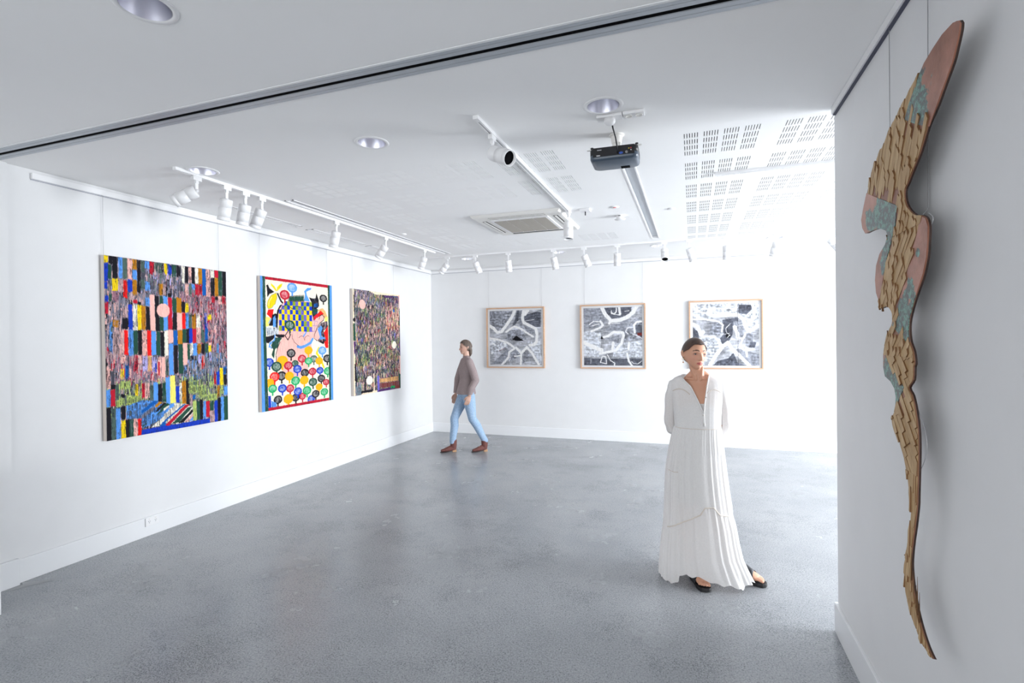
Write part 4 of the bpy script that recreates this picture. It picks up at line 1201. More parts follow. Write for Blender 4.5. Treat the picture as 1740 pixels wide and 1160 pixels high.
def head_points(off=0, nu=96, nv=72, s=1.0):
    th=np.linspace(0,2*PI,nu,endpoint=False); ph=np.linspace(PI,0,nv); T,Pp=np.meshgrid(th,ph)
    dx=np.sin(Pp)*np.cos(T); dy=np.sin(Pp)*np.sin(T); dz=np.cos(Pp)
    x=(.0715+off)*dx; y=(.0905+off)*dy; z=(.1035+off)*dz; t=np.clip(-dz,0,1)
    x=x*(1-.40*t**1.9); x=x*(1-.06*np.clip(dz,0,1)**2)
    y=np.where(y>0,y*(1-.72*t**1.4),y*(1-.05*t)); y=y-.050*t**2.3
    y=np.where(y>0,y*1.04,y); fr=(dy<0)
    y=np.where(y<-.066,-.066+(y+.066)*.80,y)
    G2=lambda cx,cz,sx,sz: np.exp(-((np.abs(x)-cx)/sx)**2-((z-cz)/sz)**2)
    d=np.zeros_like(x)
    if off==0:
        d-=.0030*G2(.028,.018,.022,.008)                                  # brow ridge
        d+=.0105*G2(.030,-.002,.0155,.0105)                               # eye sockets
        d+=.0035*np.exp(-((x)/.010)**2-((z-.006)/.012)**2)                # nasion
        nz=np.clip((.006-z)/.040,0,1); below=smoothstep((z+.043)/.007)
        d-=(.004+.0195*nz)*np.exp(-(x/(.0068+.0050*nz))**2)*below*(z<.012)  # nose ridge to tip
        d-=.0075*np.exp(-((np.abs(x)-.0115)/.0055)**2-((z+.035)/.006)**2)  # wings
        d-=.0045*G2(.045,-.020,.018,.016)                                 # cheekbones
        d+=.0035*G2(.040,-.055,.014,.020)                                 # hollow cheeks
        d-=.0075*np.exp(-(x/.021)**2-((z+.0555)/.0048)**2)                # upper lip
        d-=.0080*np.exp(-(x/.018)**2-((z+.0660)/.0055)**2)                # lower lip
        d+=.0040*np.exp(-(x/.022)**2-((z+.0608)/.0018)**2)                # mouth line
        d+=.0045*np.exp(-(x/.020)**2-((z+.0755)/.0045)**2)                # under lip
        d-=.0060*np.exp(-(x/.018)**2-((z+.0900)/.010)**2)                 # chin
    y=np.where(fr,y+d*np.clip(-dy*2.2,0,1),y)
    return x*s,y*s,z*s
def add_head(g, M, s=1.0):
    x,y,z=head_points(0,s=s); R=[[M@Vector((x[i,j],y[i,j],z[i,j])) for j in range(x.shape[1])] for i in range(1,x.shape[0]-1)]; g.rings(R)
    for sx in (-1,1):                                                      # ears
        cap_tube(g,[M@Vector((sx*.070*s,.014*s,.014*s)),M@Vector((sx*.078*s,.021*s,.004*s)),M@Vector((sx*.078*s,.016*s,-.014*s)),M@Vector((sx*.069*s,.008*s,-.027*s))],[(.006,.010),(.0065,.014),(.006,.011),(.005,.007)],12,M.to_3x3()@Vector((1,0,0)))
def add_hand(g, wrist, fwd, nrm, side, curl=.5, s=1.0):
    """palm, four unequal curled fingers and a thumb; fwd along the palm, nrm out of the palm, side = +1/-1 thumb side"""
    f=Vector(fwd).normalized(); n=Vector(nrm); n=(n-f*n.dot(f)).normalized(); l=f.cross(n)*side; w=Vector(wrist)
    cap_tube(g,[w,w+f*.03*s,w+f*.075*s],[(.022*s,.017*s),(.034*s,.014*s),(.038*s,.012*s)],12,l)
    for k,(o,L) in enumerate(((.030,.068),(.010,.077),(-.010,.072),(-.029,.056))):
        b=w+f*.082*s+l*o*s; c=curl*(1+.12*k); d=f.copy(); pts=[b-f*.012*s,b]; p=b.copy()
        for q in (.45,.32,.23): d=(d+n*c*.75).normalized(); p=p+d*L*q*s; pts.append(p.copy())
        cap_tube(g,pts,[.0095*s,.009*s,.0085*s,.008*s,.007*s],9,l)
    cap_tube(g,[w+f*.018*s+l*.020*s,w+f*.040*s+l*.042*s+n*.008*s,w+f*.066*s+l*.050*s+n*.018*s,w+f*.086*s+l*.048*s+n*.026*s],[.0125*s,.0115*s,.0100*s,.0085*s],9,n)
M_SKIN=m_attr('skin',.45,.08,.4); M_SKIN.node_tree.nodes['Principled BSDF'].inputs['Subsurface Weight'].default_value=.08; M_SKIN.node_tree.nodes['Principled BSDF'].inputs['Subsurface Radius'].default_value=(.01,.004,.002)
M_EYE=m_attr('eye',.12,0,.6)
def fabric(name, col, trans=.3, clear=.0, wave=0, rough=.9):
    m=bpy.data.materials.new(name); m.use_nodes=True; nt=m.node_tree; nt.nodes.clear(); o=nd(m,'ShaderNodeOutputMaterial'); d=nd(m,'ShaderNodeBsdfDiffuse'); t=nd(m,'ShaderNodeBsdfTranslucent'); mx=nd(m,'ShaderNodeMixShader')
    tc=nd(m,'ShaderNodeTexCoord'); mp=nd(m,'ShaderNodeMapping'); mp.inputs['Scale'].default_value=(260,260,90); lk(m,tc.outputs['Object'],mp.inputs[0]); n=nd(m,'ShaderNodeTexNoise'); n.inputs['Scale'].default_value=1; n.inputs['Detail'].default_value=3; lk(m,mp.outputs[0],n.inputs['Vector'])
    r=ramp(m,[(.3,tuple(c*.93 for c in col)),(.7,col)]); lk(m,n.outputs[0],r.inputs[0]); lk(m,r.outputs[0],d.inputs[0]); lk(m,r.outputs[0],t.inputs[0])
    bp=nd(m,'ShaderNodeBump'); bp.inputs['Strength'].default_value=.35; bp.inputs['Distance'].default_value=.0015; lk(m,n.outputs[0],bp.inputs['Height']); lk(m,bp.outputs[0],d.inputs['Normal'])
    mx.inputs[0].default_value=trans; lk(m,d.outputs[0],mx.inputs[1]); lk(m,t.outputs[0],mx.inputs[2]); last=mx
    if clear: tr=nd(m,'ShaderNodeBsdfTransparent'); m2=nd(m,'ShaderNodeMixShader'); m2.inputs[0].default_value=clear; lk(m,mx.outputs[0],m2.inputs[1]); lk(m,tr.outputs[0],m2.inputs[2]); last=m2
    lk(m,last.outputs[0],o.inputs[0]); return m
M_DRESS=fabric('white_crinkle_cotton',(.92,.91,.905),.22,.05); M_SLIP=fabric('white_slip',(.88,.865,.86),.2); M_LACE=mat('cream_lace',(.70,.64,.58),.8); M_BUTTON=mat('shell_button',(.62,.60,.56),.3)
def skin_colors(me, M, base, hair, s=1.0, lips=(.55,.12,.11)):
    c=coords(me); Mi=np.array(M.inverted()); h=c@Mi[:3,:3].T+Mi[:3,3]; h=h/s; x,y,z=h[:,0],h[:,1],h[:,2]; ax=np.abs(x)
    col=np.tile(np.array(base),(len(c),1)); rng=np.random.default_rng(1)
    def mixc(m,cc):
        m=np.clip(m,0,1)[:,None]; col[:]=col*(1-m)+np.array(cc)*m
    face=(y<-.02)&(np.abs(z)<.12)&(ax<.09)
    mixc(face*np.exp(-((ax-.040)/.022)**2-((z+.030)/.020)**2)*.35,(.72,.33,.26))
    ll=face*((x/.0225)**2+((z+.0615)/.0098)**2<1); mixc(ll*.85,lips); mixc(face*((x/.022)**2+((z+.0608)/.0016)**2<1)*.9,(.20,.05,.05))
    mixc(face*np.exp(-((ax-.030)/.016)**2-((z+.001)/.010)**2)*.6,(.36,.16,.12))
    bz=.0205+.004*np.sin(np.clip((ax-.010)/.038,0,1)*PI)-.10*np.clip(ax-.036,0,1); mixc(face*((ax>.011)&(ax<.050)&(np.abs(z-bz)<.0038*(1.3-ax/.06)))*.95,hair)
    mixc(face*np.exp(-((ax-.008)/.0035)**2-((z+.0415)/.003)**2)*.7,(.25,.10,.08))
    set_col(me,col)
def eyes(root, M, s, gaze, iris=(.045,.055,.065)):
    for sx in (-1,1):
        c=M@Vector((sx*.0305*s,-.0600*s,-.002*s)); r=.0122*s; g=G(); g.lathe([(r*math.sin(a),-r*math.cos(a)) for a in np.linspace(.02,PI-.02,28)],36)
        me=bpy.data.meshes.new('eye'); me.from_pydata(g.v,[],g.f); me.polygons.foreach_set('use_smooth',[True]*len(me.polygons)); co=coords(me)/r; d=np.arccos(np.clip(co@np.array(gaze)/np.linalg.norm(gaze),-1,1))
        col=np.tile(np.array((.42,.38,.37)),(len(co),1)); col[d<.60]=iris; col[(d<.62)&(d>.50)]=np.array(iris)*.4; col[d<.26]=(.01,.01,.01); set_col(me,col); o=link('eye',me,M_EYE,root,tuple(c))
        g=G()                                                             # lids: skin-toned rims with a dark lash line
        for up,rr,mt,nm in ((1,.0019,M_LID,'eyelid'),(-1,.0012,M_LID,'eyelid')):
            pts=[]
            for k in range(9):
                a=-1+2*k/8; X=a*.0152; Z=(.0062 if up>0 else -.0048)*(1-a*a)-.0006*a*sx; Y=-math.sqrt(max(1e-6,.0128**2-(X*.72)**2-Z**2))
                pts.append(M@Vector(((sx*.0305+X)*s,(-.0600+Y-.0004)*s,(-.002+Z)*s)))
            G().tube(pts,rr*s,6).build(nm,mt,root)
        pts=[p+M.to_3x3()@Vector((0,-.0014*s,-.0002)) for p in [M@Vector(((sx*.0305+a*.0155)*s,(-.0600-math.sqrt(max(1e-6,.0128**2-(a*.0112)**2-(.0058*(1-a*a))**2)))*s,(-.002+.0058*(1-a*a))*s)) for a in np.linspace(-1,1,9)]]
        G().tube(pts,[.0008*s]+[.0017*s]*7+[.0009*s],5).build('eyelashes',M_LASH,root)
M_LID=mat('eyelid_skin',(.50,.26,.20),.5); M_LASH=mat('eyelashes',(.03,.015,.012),.6)
def hair_cap(root, M, s, cond, off, material, name='hair', thick=.004):
    x,y,z=head_points(off,140,110,s); nv,nu=x.shape; keep=cond(x/s,y/s,z/s); g=G(); vs=[]; fs=[]
    idx={}
    def vid(i,j):
        k=(i,j%nu)
        if k not in idx: idx[k]=len(vs); vs.append(tuple(M@Vector((x[k],y[k],z[k]))))
        return idx[k]
    for i in range(nv-1):
        for j in range(nu):
            jj=(j+1)%nu
            if keep[i,j] and keep[i+1,j] and keep[i,jj] and keep[i+1,jj]: fs.append((vid(i,j),vid(i,jj),vid(i+1,jj),vid(i+1,j)))
    me=bpy.data.meshes.new(name); me.from_pydata(vs,[],fs); me.polygons.foreach_set('use_smooth',[True]*len(fs)); bm=bmesh.new(); bm.from_mesh(me); [bmesh.ops.smooth_vert(bm,verts=[v for v in bm.verts if v.is_boundary],factor=.5,use_axis_x=True,use_axis_y=True,use_axis_z=True) for _ in range(14)]; bmesh.ops.solidify(bm,geom=bm.faces,thickness=thick); bm.to_mesh(me); bm.free()
    me.polygons.foreach_set('use_smooth',[True]*len(me.polygons)); return link(name,me,material,root)

# ---------------------------------------------------------------- the standing woman
WX,WY=.03,3.68; W=thing('person','woman standing in a long white dress, hands behind her back, black slides','person',(WX,WY,0))
HM=Matrix.Translation((-.022,-.005,1.5645))@Matrix.Rotation(math.radians(31),4,'Z')@Matrix.Rotation(math.radians(4),4,'Y')@Matrix.Rotation(math.radians(3),4,'X')
g=G(); add_head(g,HM)
cap_tube(g,[(.004,.012,1.36),(.002,.010,1.42),(-.008,.004,1.47),(-.016,.006,1.53)],[(.058,.052),(.045,.046),(.0435,.047),(.048,.052)],20)
cap_tube(g,[(0,.01,.88),(0,.012,.96),(.002,.008,1.06),(.002,0,1.16),(.003,-.004,1.24),(.004,.002,1.31),(.004,.010,1.365)],[(.115,.080),(.128,.090),(.105,.075),(.118,.078),(.130,.086),(.140,.072),(.118,.048)],28)
for sx in (-1,1):                                                          # collarbones, neck tendons, arms
    cap_tube(g,[(.004+sx*.016,-.028,1.392),(.004+sx*.070,-.030,1.398),(.004+sx*.102,-.010,1.388)],[.010,.0085,.007],8)
    cap_tube(g,[(-.006+sx*.034,-.020,1.47),(.002+sx*.022,-.036,1.42),(.004+sx*.014,-.036,1.392)],[.010,.009,.008],8)
    q=.004-(.014 if sx<0 else .006)
    cap_tube(g,[(q+sx*.108,.012,1.340),(q+sx*.156,.024,1.26),(q+sx*.168,.048,1.10)],[.026,.030,.030],12)
    cap_tube(g,[(q+sx*.168,.050,1.09),(q+sx*.120,.125,1.005),(.004+sx*.040,.165,.960)],[.030,.027,.020],12)
    cap_tube(g,[(.0+sx*.018,.012,1.44),(.004+sx*.060,.010,1.405),(.004+sx*.100,.010,1.365)],[.026,.021,.017],12)
add_hand(g,(.044,.165,.960),(-.92,.05,-.35),(0,-.6,-.6),1,.35,.92); add_hand(g,(-.036,.175,.958),(.9,.15,-.40),(0,.8,.1),-1,.45,.92)
hipL,kL,aL=(-.068,.01,.90),(-.085,.02,.48),(-.058,.098,.085); hipR,kR,aR=(.070,.01,.90),(.125,.10,.48),(.210,.175,.085)
for a,b,c in ((hipL,kL,aL),(hipR,kR,aR)):
    a_,b_,c_=map(Vector,(a,b,c)); cap_tube(g,[a_,a_.lerp(b_,.35),a_.lerp(b_,.8),b_],[.072,.070,.056,.050],16); cap_tube(g,[b_,b_.lerp(c_,.3)+Vector((0,.010,0)),b_.lerp(c_,.75),c_],[.050,.050,.036,.031],16)
FEET=[(Vector((.038,-.090,0)),22),(Vector((.415,.110,0)),66)]               # toe tip (local), heading from -Y towards +X
SANDAL=[]
for (tip,deg),ank in zip(FEET,(aL,aR)):
    a=math.radians(deg); f=Vector((math.sin(a),-math.cos(a),0)); l=Vector((math.cos(a),math.sin(a),0)); heel=tip-f*.232; z0=.030; Z=Vector((0,0,1)); sd=1 if deg<40 else -1; SANDAL.append((heel,f,l,sd))
    cap_tube(g,[heel+f*.028+Z*(z0+.028),heel+f*.075+Z*(z0+.042),heel+f*.13+Z*(z0+.032),heel+f*.175+Z*(z0+.018)],[(.026,.027),(.030,.038),(.036,.028),(.042,.016)],14,l)
    cap_tube(g,[Vector(ank),heel+f*.060+Z*(z0+.065),heel+f*.040+Z*(z0+.03)],[.031,.032,.026],14,l)
    for k,(o,r,L) in enumerate(((.026,.0115,.048),(.008,.0085,.050),(-.007,.0080,.044),(-.020,.0075,.037),(-.032,.0070,.028))):
        b=heel+f*.172+l*o*sd+Z*(z0+.012); cap_tube(g,[b,b+f*L*.5+Z*.004,b+f*L+Z*(-.003)],[r*1.05,r,r*.95],9,l)
me=remesh(g,.0034,2,.35); skin_colors(me,HM,(.62,.335,.225),(.05,.022,.014)); link('body',me,M_SKIN,W)
eyes(W,HM,1.0,(.62,-.78,.02))
M_HAIR=noisy('dark_brown_hair',(.028,.012,.008),(.075,.036,.022),40,.38,.4,.5,4,(1,1,.15))
hair_cap(W,HM,1.0,lambda x,y,z:(z>.058+.006*(np.abs(x)/.05)**2)|((z>-.070)&(y>np.interp(z,[-.07,-.012,.006,.022,.062],[.026,.022,-.014,-.046,-.068]))),.0055,M_HAIR,'hair')
g=G(); R3=HM.to_3x3(); cap_tube(g,[HM@Vector((.0,.088,-.012)),HM@Vector((0,.112,-.014)),HM@Vector((0,.128,-.016))],[.022,.030,.020],14); link('hair_bun',remesh(g,.004,3),M_HAIR,W)
M_GOLD=mat('gold',(.75,.45,.18),.25,1)
for sx in (-1,1):
    e=HM@Vector((sx*.0715,.010,-.034)); g=G(); g.tube([(e.x+.0075*math.cos(q),e.y,e.z-.008+.0075*math.sin(q)) for q in np.linspace(0,2*PI,17)],.0013,6); g.tube([(e.x,e.y,e.z-.017),(e.x,e.y,e.z-.026)],.0008,6)
    E=g.build('earring',M_GOLD,W); G().lathe([(.0,-.006),(.004,-.004),(.0048,0),(.004,.004),(0,.006)],12,Matrix.Translation((e.x,e.y,e.z-.030))).build('bead',mat('amber_bead',(.55,.25,.10),.3),E)
# dress: rings of a lofted surface, gathered folds growing towards the hem
LV=[(1.421,-.070,.102,.050,.050,.014),(1.412,-.090,.124,.058,.058,.012),(1.400,-.116,.152,.068,.070,.010),(1.380,-.140,.180,.079,.080,.006),(1.35,-.146,.190,.088,.086,.004),(1.29,-.140,.187,.097,.092,.002),(1.20,-.131,.180,.104,.096,0),(1.13,-.125,.176,.104,.098,0),(1.075,-.122,.175,.102,.100,.002),
    (1.00,-.138,.179,.112,.115,.006),(.90,-.158,.190,.122,.135,.012),(.78,-.176,.202,.130,.150,.018),(.65,-.184,.217,.136,.165,.026),(.50,-.189,.238,.140,.180,.036),(.40,-.198,.258,.143,.195,.044),(.30,-.209,.274,.146,.205,.052),(.20,-.220,.296,.148,.215,.062),(.10,-.229,.338,.148,.225,.072),(.03,-.233,.368,.148,.230,.080),(-.01,-.234,.376,.148,.230,.082)]
LZ=np.array([l[0] for l in LV])[::-1]; LA=np.array([l[1:] for l in LV])[::-1]
def lev(z): return [np.interp(z,LZ,LA[:,k]) for k in range(5)]
rngd=np.random.default_rng(8); PH=rngd.uniform(0,2*PI,12); FR=[9,14,19,27,33,7,23,41,11,16,37,52]; AM=[.30,.34,.26,.2,.15,.25,.18,.12,.2,.15,.10,.08]
def folds(th,z):
    v=sum(a*np.cos(f*th+p+(.9*z if f<20 else .3*z)) for a,f,p in zip(AM,FR,PH)); return v
def lace_z(x): return np.interp(x,[-.21,-.179,-.037,.038,.065,.12,.156,.192,.25],[.375,.38,.467,.507,.557,.562,.515,.503,.49])
def dress_pt(th,z):
    xl,xr,hf,hb,cyo=lev(z); cx=(xl+xr)/2; hx=(xr-xl)/2; c,s_=np.cos(th),np.sin(th); e=.86; X=np.sign(c)*np.abs(c)**e; Y=np.sign(s_)*np.abs(s_)**e
    amp=np.interp(z,[0,.2,.5,.8,1.0,1.065,1.08,1.45],[.0150,.0140,.0120,.0105,.0070,.0028,.0012,.0008])
    lz=lace_z(cx+hx*X); d=lz-z; amp=amp*(1-.45*np.exp(-(d/.03)**2)); k=1+amp*folds(th,z)/np.maximum(hx,.1)*1.0
    k=k+np.where((z<1.07)&(z>.9),.010*np.cos(61*th+PH[3]),0)+np.where((d>0)&(d<.10),.010*np.cos(67*th+PH[1])*np.exp(-d/.05),0)
    k=k+np.where(z<.12,(.12-z)*.22*np.cos(8*th+PH[0])+ (.12-z)*.10*np.cos(17*th+PH[2]),0)
    return cx+hx*X*k-WX, cyo+np.where(s_<0,hf,hb)*Y*k, z
def hem(th):
    x=np.cos(th)*.30+.068; z=np.interp(x,[-.24,-.17,-.10,-.075,.03,.09,.15,.20,.24,.29,.345],[.018,.002,.010,.078,.084,.060,.044,.046,.036,.014,.050]); return np.where(np.sin(th)<.2,z,.02)+.006*np.cos(23*th)
NT,NZ=300,190; th=np.linspace(0,2*PI,NT,endpoint=False); hz=hem(th); vs=np.zeros((NZ,NT,3))
for i in range(NZ):
    q=i/(NZ-1); zz=hz+(1.421-hz)*q**.93; X,Y,Z=dress_pt(th,zz); vs[i]=np.stack([X,Y,Z],-1)
VL=[(1.13,.066),(1.18,.060),(1.23,.040),(1.29,.012),(1.348,-.017),(1.38,-.050),(1.412,-.077),(1.45,-.085)]; VR=[(1.13,.066),(1.18,.066),(1.23,.070),(1.29,.078),(1.35,.087),(1.40,.096),(1.427,.106),(1.45,.112)]
def vedge(z): return np.interp(z,[a for a,_ in VL],[b for _,b in VL])-WX, np.interp(z,[a for a,_ in VR],[b for _,b in VR])-WX
fs=[]
for i in range(NZ-1):
    for j in range(NT):
        k=(j+1)%NT; c=(vs[i,j]+vs[i+1,k])/2
        if c[1]<.012 and c[2]>1.18:
            a,b=vedge(c[2])
            if a<c[0]<b: continue
        fs.append((i*NT+j,i*NT+k,(i+1)*NT+k,(i+1)*NT+j))
me=bpy.data.meshes.new('dress'); me.from_pydata([tuple(p) for p in vs.reshape(-1,3)],[],fs); me.polygons.foreach_set('use_smooth',[True]*len(fs)); bm=bmesh.new(); bm.from_mesh(me); bmesh.ops.delete(bm,geom=[v for v in bm.verts if not v.link_faces],context='VERTS'); bm.to_mesh(me); bm.free()
DR=link('dress',me,M_DRESS,W)
def front(x,z,off=.0):
    """point of the dress front at x (local), z"""
    ths=np.linspace(PI,2*PI,400); X,Y,_=dress_pt(ths,np.full(400,z)); i=int(np.argmin(np.abs(X-x))); return (x,float(Y[i])-off,z)
def ribbon(pts, w, name, material, th_=.0015):
    G().tube(pts,[(w,th_)]*len(pts),8).build(name,material,DR)
L=[front(vedge(z)[0],z,.002) for z in np.linspace(1.412,1.175,16)]; R=[front(vedge(z)[1],z,.002) for z in np.linspace(1.415,1.175,16)]
G().tube(L,[(.004,.006)]*16,8).build('neck_band',M_SLIP,DR); G().tube(R,[(.004,.006)]*16,8).build('neck_band',M_SLIP,DR)
G().tube([front(.062-WX+.004*q,1.19-.10*q,.002) for q in np.linspace(0,1,7)],[(.003,.008)]*7,8).build('button_placket',M_SLIP,DR)
for x,z in ((.084,1.350),(.078,1.280),(.061,1.165),(.066,1.108)): p=front(x-WX,z,.007); G().lathe([(0,-.002),(.0048,-.0015),(.0052,.0005),(.004,.002),(0,.0015)],14,Matrix.Translation(p)@Matrix.Rotation(PI/2,4,'X')).build('button',M_BUTTON,DR)
def trim_line(f, xs, name, r=(.0035,.002)):
    pts=[front(x-WX,f(x),.0015) for x in xs]; G().tube(pts,[r]*len(pts),6).build(name,M_LACE,DR)
trim_line(lace_z,np.linspace(-.175,.215,60),'lace_trim',(.0015,.0042)); trim_line(lambda x:1.330-.030*((x+.085)/.060)**2,np.linspace(-.130,-.021,16),'lace_trim',(.0015,.0036)); trim_line(lambda x:1.328-.028*((x-.13)/.050)**2,np.linspace(.085,.175,14),'lace_trim',(.0015,.003))
trim_line(lambda x:1.070,np.linspace(-.115,.168,30),'empire_seam',(.001,.0022)); trim_line(lambda x:.775,np.linspace(-.170,-.10,10),'tuck_seam',(.001,.0025))
g=G()                                                                      # sleeves, open at the cuffs behind the back
for sx,o in ((-1,0),(1,.0)):
    P=[(.004+sx*.104,.010,1.362),(.004+sx*.140,.012,1.349),(.004+sx*.160,.024,1.28),(.004+sx*.170,.040,1.18),(.004+sx*.174,.060,1.09),(.004+sx*.160,.085,1.045),(.004+sx*.120,.125,1.005),(.004+sx*.070,.155,.975)]
    if sx<0: P=[(x-.014,y,z) for x,y,z in P]
    else: P=[(x-.006,y,z) for x,y,z in P]
    Rr=[.024,.047,.047,.044,.044,.048,.043,.036]; pts=[Vector(p) for p in P]; n=28; rings=[]; fine=[]
    for i in range(len(pts)-1):
        for q in range(6): u=q/6; fine.append((pts[i].lerp(pts[i+1],u),Rr[i]*(1-u)+Rr[i+1]*u))
    fine.append((pts[-1],Rr[-1]))
    for i,(p,r) in enumerate(fine):
        T=(fine[min(i+1,len(fine)-1)][0]-fine[max(i-1,0)][0]).normalized(); u=(Vector((1,0,0))-T*T.x).normalized(); v=T.cross(u); w_=.0026*(i/len(fine))+.0006
        rings.append([p+u*math.cos(2*PI*j/n)*(r*.86+w_*math.cos(7*2*PI*j/n+i*.25)+.0022*math.sin(i*.8+j*.2))+v*math.sin(2*PI*j/n)*(r+w_*math.cos(7*2*PI*j/n+i*.25)+.0022*math.sin(i*.7)) for j in range(n)])
    G().rings(rings,cap=False).build('sleeve',M_DRESS,DR)
# slip under the sheer cotton
rings=[]
for z in np.linspace(.56,1.235,26):
    hx=np.interp(z,[.56,.8,.95,1.06,1.16,1.235],[.145,.142,.140,.112,.122,.132]); hy=np.interp(z,[.56,.8,.95,1.06,1.16,1.235],[.118,.115,.110,.085,.087,.0935]); rings.append([(.003+hx*math.cos(a),.004+(.01 if z<1 else 0)+hy*math.sin(a),z+(.012*abs(math.cos(a)) if z>1.2 else 0)) for a in np.linspace(0,2*PI,48,endpoint=False)])
G().rings(rings,cap=False).build('slip',M_SLIP,W)
M_SOLE=mat('black_rubber',(.010,.010,.012),.55); M_STRAP=mat('black_leather',(.012,.013,.018),.4)
for heel,f,l,sd in SANDAL:
    prof=[(-.008,.024),(-.012,.0),(-.004,-.026),(.05,-.033),(.12,-.034),(.17,-.041),(.205,-.040),(.230,-.028),(.241,-.004),(.240,.020),(.228,.038),(.20,.045),(.16,.042),(.10,.033),(.04,.031)]
    prof=[(a,-b*sd if sd>0 else b) for a,b in prof]; prof=[(a,-b) for a,b in prof]
    S=G().prism(prof,lambda p:tuple(heel+f*p[0]+l*p[1]+Vector((0,0,.001))),lambda p:tuple(heel+f*p[0]+l*p[1]+Vector((0,0,.026)))).build('sandal',M_SOLE,W,bevel=.004)
    for a0,a1,nm in ((.108,.170,'strap'),):
        rings=[]
        for q in np.linspace(0,1,6):
            u=a0+(a1-a0)*q; w_=.0505-.003*(1-q); h_=np.interp(q,[0,1],[.102,.066]); sec=[]
            for k in range(15): a=math.radians(180*k/14); sec.append(heel+f*(u-.012*math.sin(a))+l*(math.cos(a)*w_)+Vector((0,0,.020+math.sin(a)*h_)))
            for k in range(14,-1,-1): a=math.radians(180*k/14); sec.append(heel+f*(u-.012*math.sin(a))+l*(math.cos(a)*(w_-.003))+Vector((0,0,.020+math.sin(a)*(h_-.003))))
            rings.append(sec)
        G().rings(rings).build(nm,M_STRAP,S)
# ---------------------------------------------------------------- the walking person
Q=thing('person','walking person in blue jeans, mauve-brown top and brown ankle boots, near back corner','person',(-3.19,6.99,0),math.radians(-52))
HQ=Matrix.Translation((0,.0,1.560))@Matrix.Rotation(math.radians(5),4,'X'); fy=-.225; ry=.215
def body_q(g, inf=0, parts='all'):
    if parts in('all','torso'):
        cap_tube(g,[(0,.005,.93),(0,.005,1.0),(0,.010,1.10),(0,.008,1.22),(0,.012,1.34),(0,.014,1.38)],[(.145+inf,.100+inf),(.140+inf,.092+inf),(.122+inf,.085+inf),(.145+inf,.098+inf),(.150+inf,.078+inf),(.10+inf*.4,.055+inf*.3)],26)
        for sx,sw in ((-1,-1),(1,1)):
            cap_tube(g,[(sx*.150,.014,1.345),(sx*.188,.014+sw*.050,1.20),(sx*.205,.010+sw*.085,1.075)],[.046+inf,.040+inf*1.2,.036+inf*1.3],14); cap_tube(g,[(sx*.205,.010+sw*.085,1.075),(sx*.203,.0+sw*.06-.03,.96),(sx*.190,-.055+sw*.06,.86)],[.036+inf*1.3,.032+inf*1.2,.024+inf],14)
    if parts in('all','legs'):
        cap_tube(g,[(0,.01,.90),(0,.008,1.0)],[(.150+inf,.105+inf),(.136+inf,.092+inf)],26)
        for sx,k,a in ((-1,(-.080,-.165,.50),(-.070,fy+.030,.15)),(1,(.080,.070,.50),(.072,ry+.048,.16))):
            h=Vector((sx*.082,.010,.88)); k=Vector(k); a=Vector(a); cap_tube(g,[h,h.lerp(k,.4),h.lerp(k,.85),k],[.088+inf,.078+inf,.058+inf,.053+inf],18); cap_tube(g,[k,k.lerp(a,.32)+Vector((0,.012,0)),k.lerp(a,.75),a],[.053+inf,.052+inf,.038+inf*1.4,.034+inf*1.5],18)
g=G(); add_head(g,HQ,.98); cap_tube(g,[(0,.018,1.34),(0,.012,1.42),(0,.010,1.50)],[.060,.050,.050],18); body_q(g)
add_hand(g,(-.188,-.118,.850),(.1,-.25,-1),(1,0,-.1),1,.30,.98); add_hand(g,(.188,.008,.850),(-.1,-.35,-1),(-1,0,-.1),-1,.30,.98)
for sx,y0,rise in ((-1,fy,0),(1,ry,.020)): cap_tube(g,[(sx*.071,y0+.045,.055+rise),(sx*.074,y0-.03,.050+rise),(sx*.076,y0-.11,.035)],[(.022,.026),(.026,.020),(.024,.012)],14)
me=remesh(g,.0045,2,.35); skin_colors(me,HQ,(.56,.35,.27),(.10,.07,.055),.98,(.50,.22,.20)); link('body',me,M_SKIN,Q); eyes(Q,HQ,.98,(0,-1,0))
M_TOP=noisy('mauve_brown_knit',(.25,.20,.20),(.33,.27,.27),120,.9,.3,.2); M_JEAN=noisy('washed_blue_denim',(.24,.36,.52),(.36,.48,.64),60,.85,.3,.2); M_BOOT=noisy('brown_suede',(.11,.040,.035),(.17,.065,.055),60,.7,.2,.3)
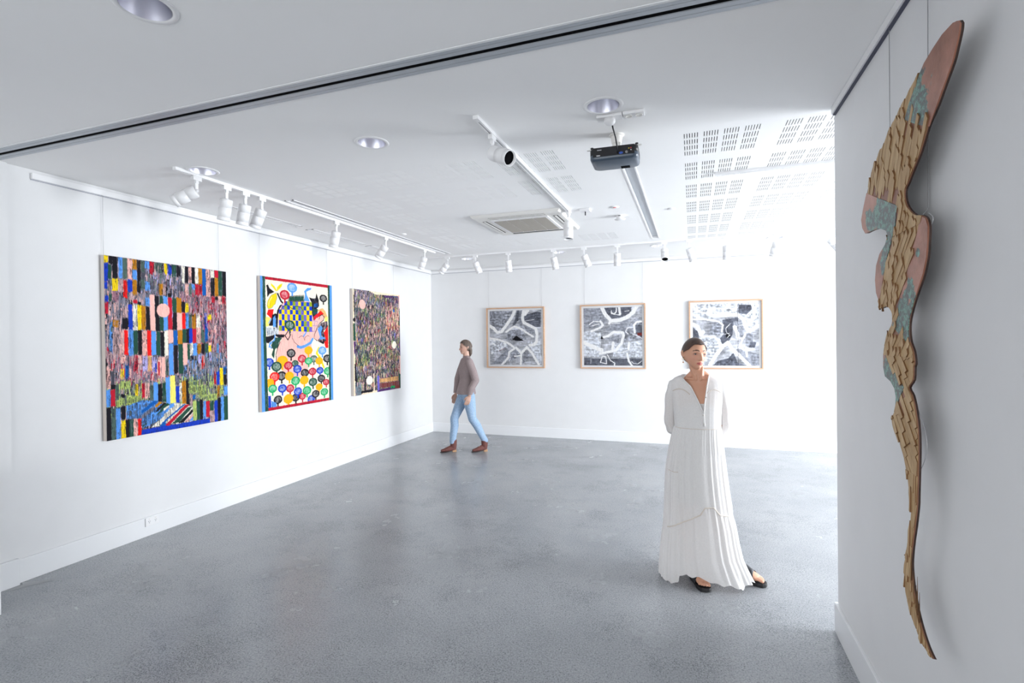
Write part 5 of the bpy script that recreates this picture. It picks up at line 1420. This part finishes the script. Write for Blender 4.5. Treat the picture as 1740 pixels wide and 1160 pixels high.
g=G(); body_q(g,.014,'torso'); cap_tube(g,[(0,.002,.84),(0,.002,.885),(0,.006,.97)],[(.178,.146),(.176,.144),(.163,.124)],24); cap_tube(g,[(0,.016,1.37),(0,.012,1.405)],[(.066,.060),(.060,.056)],18); me=remesh(g,.006,5); bm=bmesh.new(); bm.from_mesh(me); bmesh.ops.bisect_plane(bm,geom=bm.verts[:]+bm.edges[:]+bm.faces[:],plane_co=(0,0,.868),plane_no=(0,0,1),clear_inner=True); bm.to_mesh(me); bm.free(); link('top',me,M_TOP,Q)
g=G(); body_q(g,.009,'legs'); me=remesh(g,.006,4); link('jeans',me,M_JEAN,Q)
for sx,y0 in ((-1,fy),(1,ry)):
    g=G(); cap_tube(g,[(sx*.071,y0+.040,.165),(sx*.071,y0+.042,.09),(sx*.072,y0+.040,.060)],[(.048,.052),(.042,.047),(.038,.043)],16); cap_tube(g,[(sx*.072,y0+.045,.050),(sx*.074,y0-.01,.056),(sx*.076,y0-.075,.040),(sx*.077,y0-.135,.030)],[(.036,.038),(.038,.042),(.043,.028),(.030,.018)],16)
    B=link('ankle_boot',remesh(g,.005,3),M_BOOT,Q); G().box(sx*.072-.028,sx*.072+.028,y0+.022,y0+.080,.001,.034).build('heel',mat('stacked_heel',(.42,.25,.13),.5),B,bevel=.004)
    G().prism([(-.150,-.020),(-.165,0),(-.150,.022),(-.08,.038),(0,.030),(.03,.026),(.03,-.026),(0,-.030),(-.08,-.036)],lambda p:(sx*.075+p[1],y0+p[0],.004+max(0,(p[0]+.03))*.30),lambda p:(sx*.075+p[1],y0+p[0],.012+max(0,(p[0]+.03))*.30)).build('sole',mat('boot_sole',(.03,.02,.02),.6),B)
M_HG=noisy('ash_brown_hair',(.075,.055,.045),(.15,.115,.095),40,.5,.3,.3,4,(1,1,.15))
hair_cap(Q,HQ,.98,lambda x,y,z:(z>.060)|((z>-.075)&(y>np.interp(z,[-.075,-.012,.006,.022,.062],[.012,.004,-.012,-.040,-.062]))),.011,M_HG,'hair',.006)
g=G(); cap_tube(g,[HQ@Vector((0,.045,.0)),HQ@Vector((0,.062,-.055)),HQ@Vector((0,.060,-.105)),HQ@Vector((0,.052,-.135))],[(.062,.040),(.066,.034),(.060,.028),(.045,.016)],18); link('hair_length',remesh(g,.005,4),M_HG,Q)
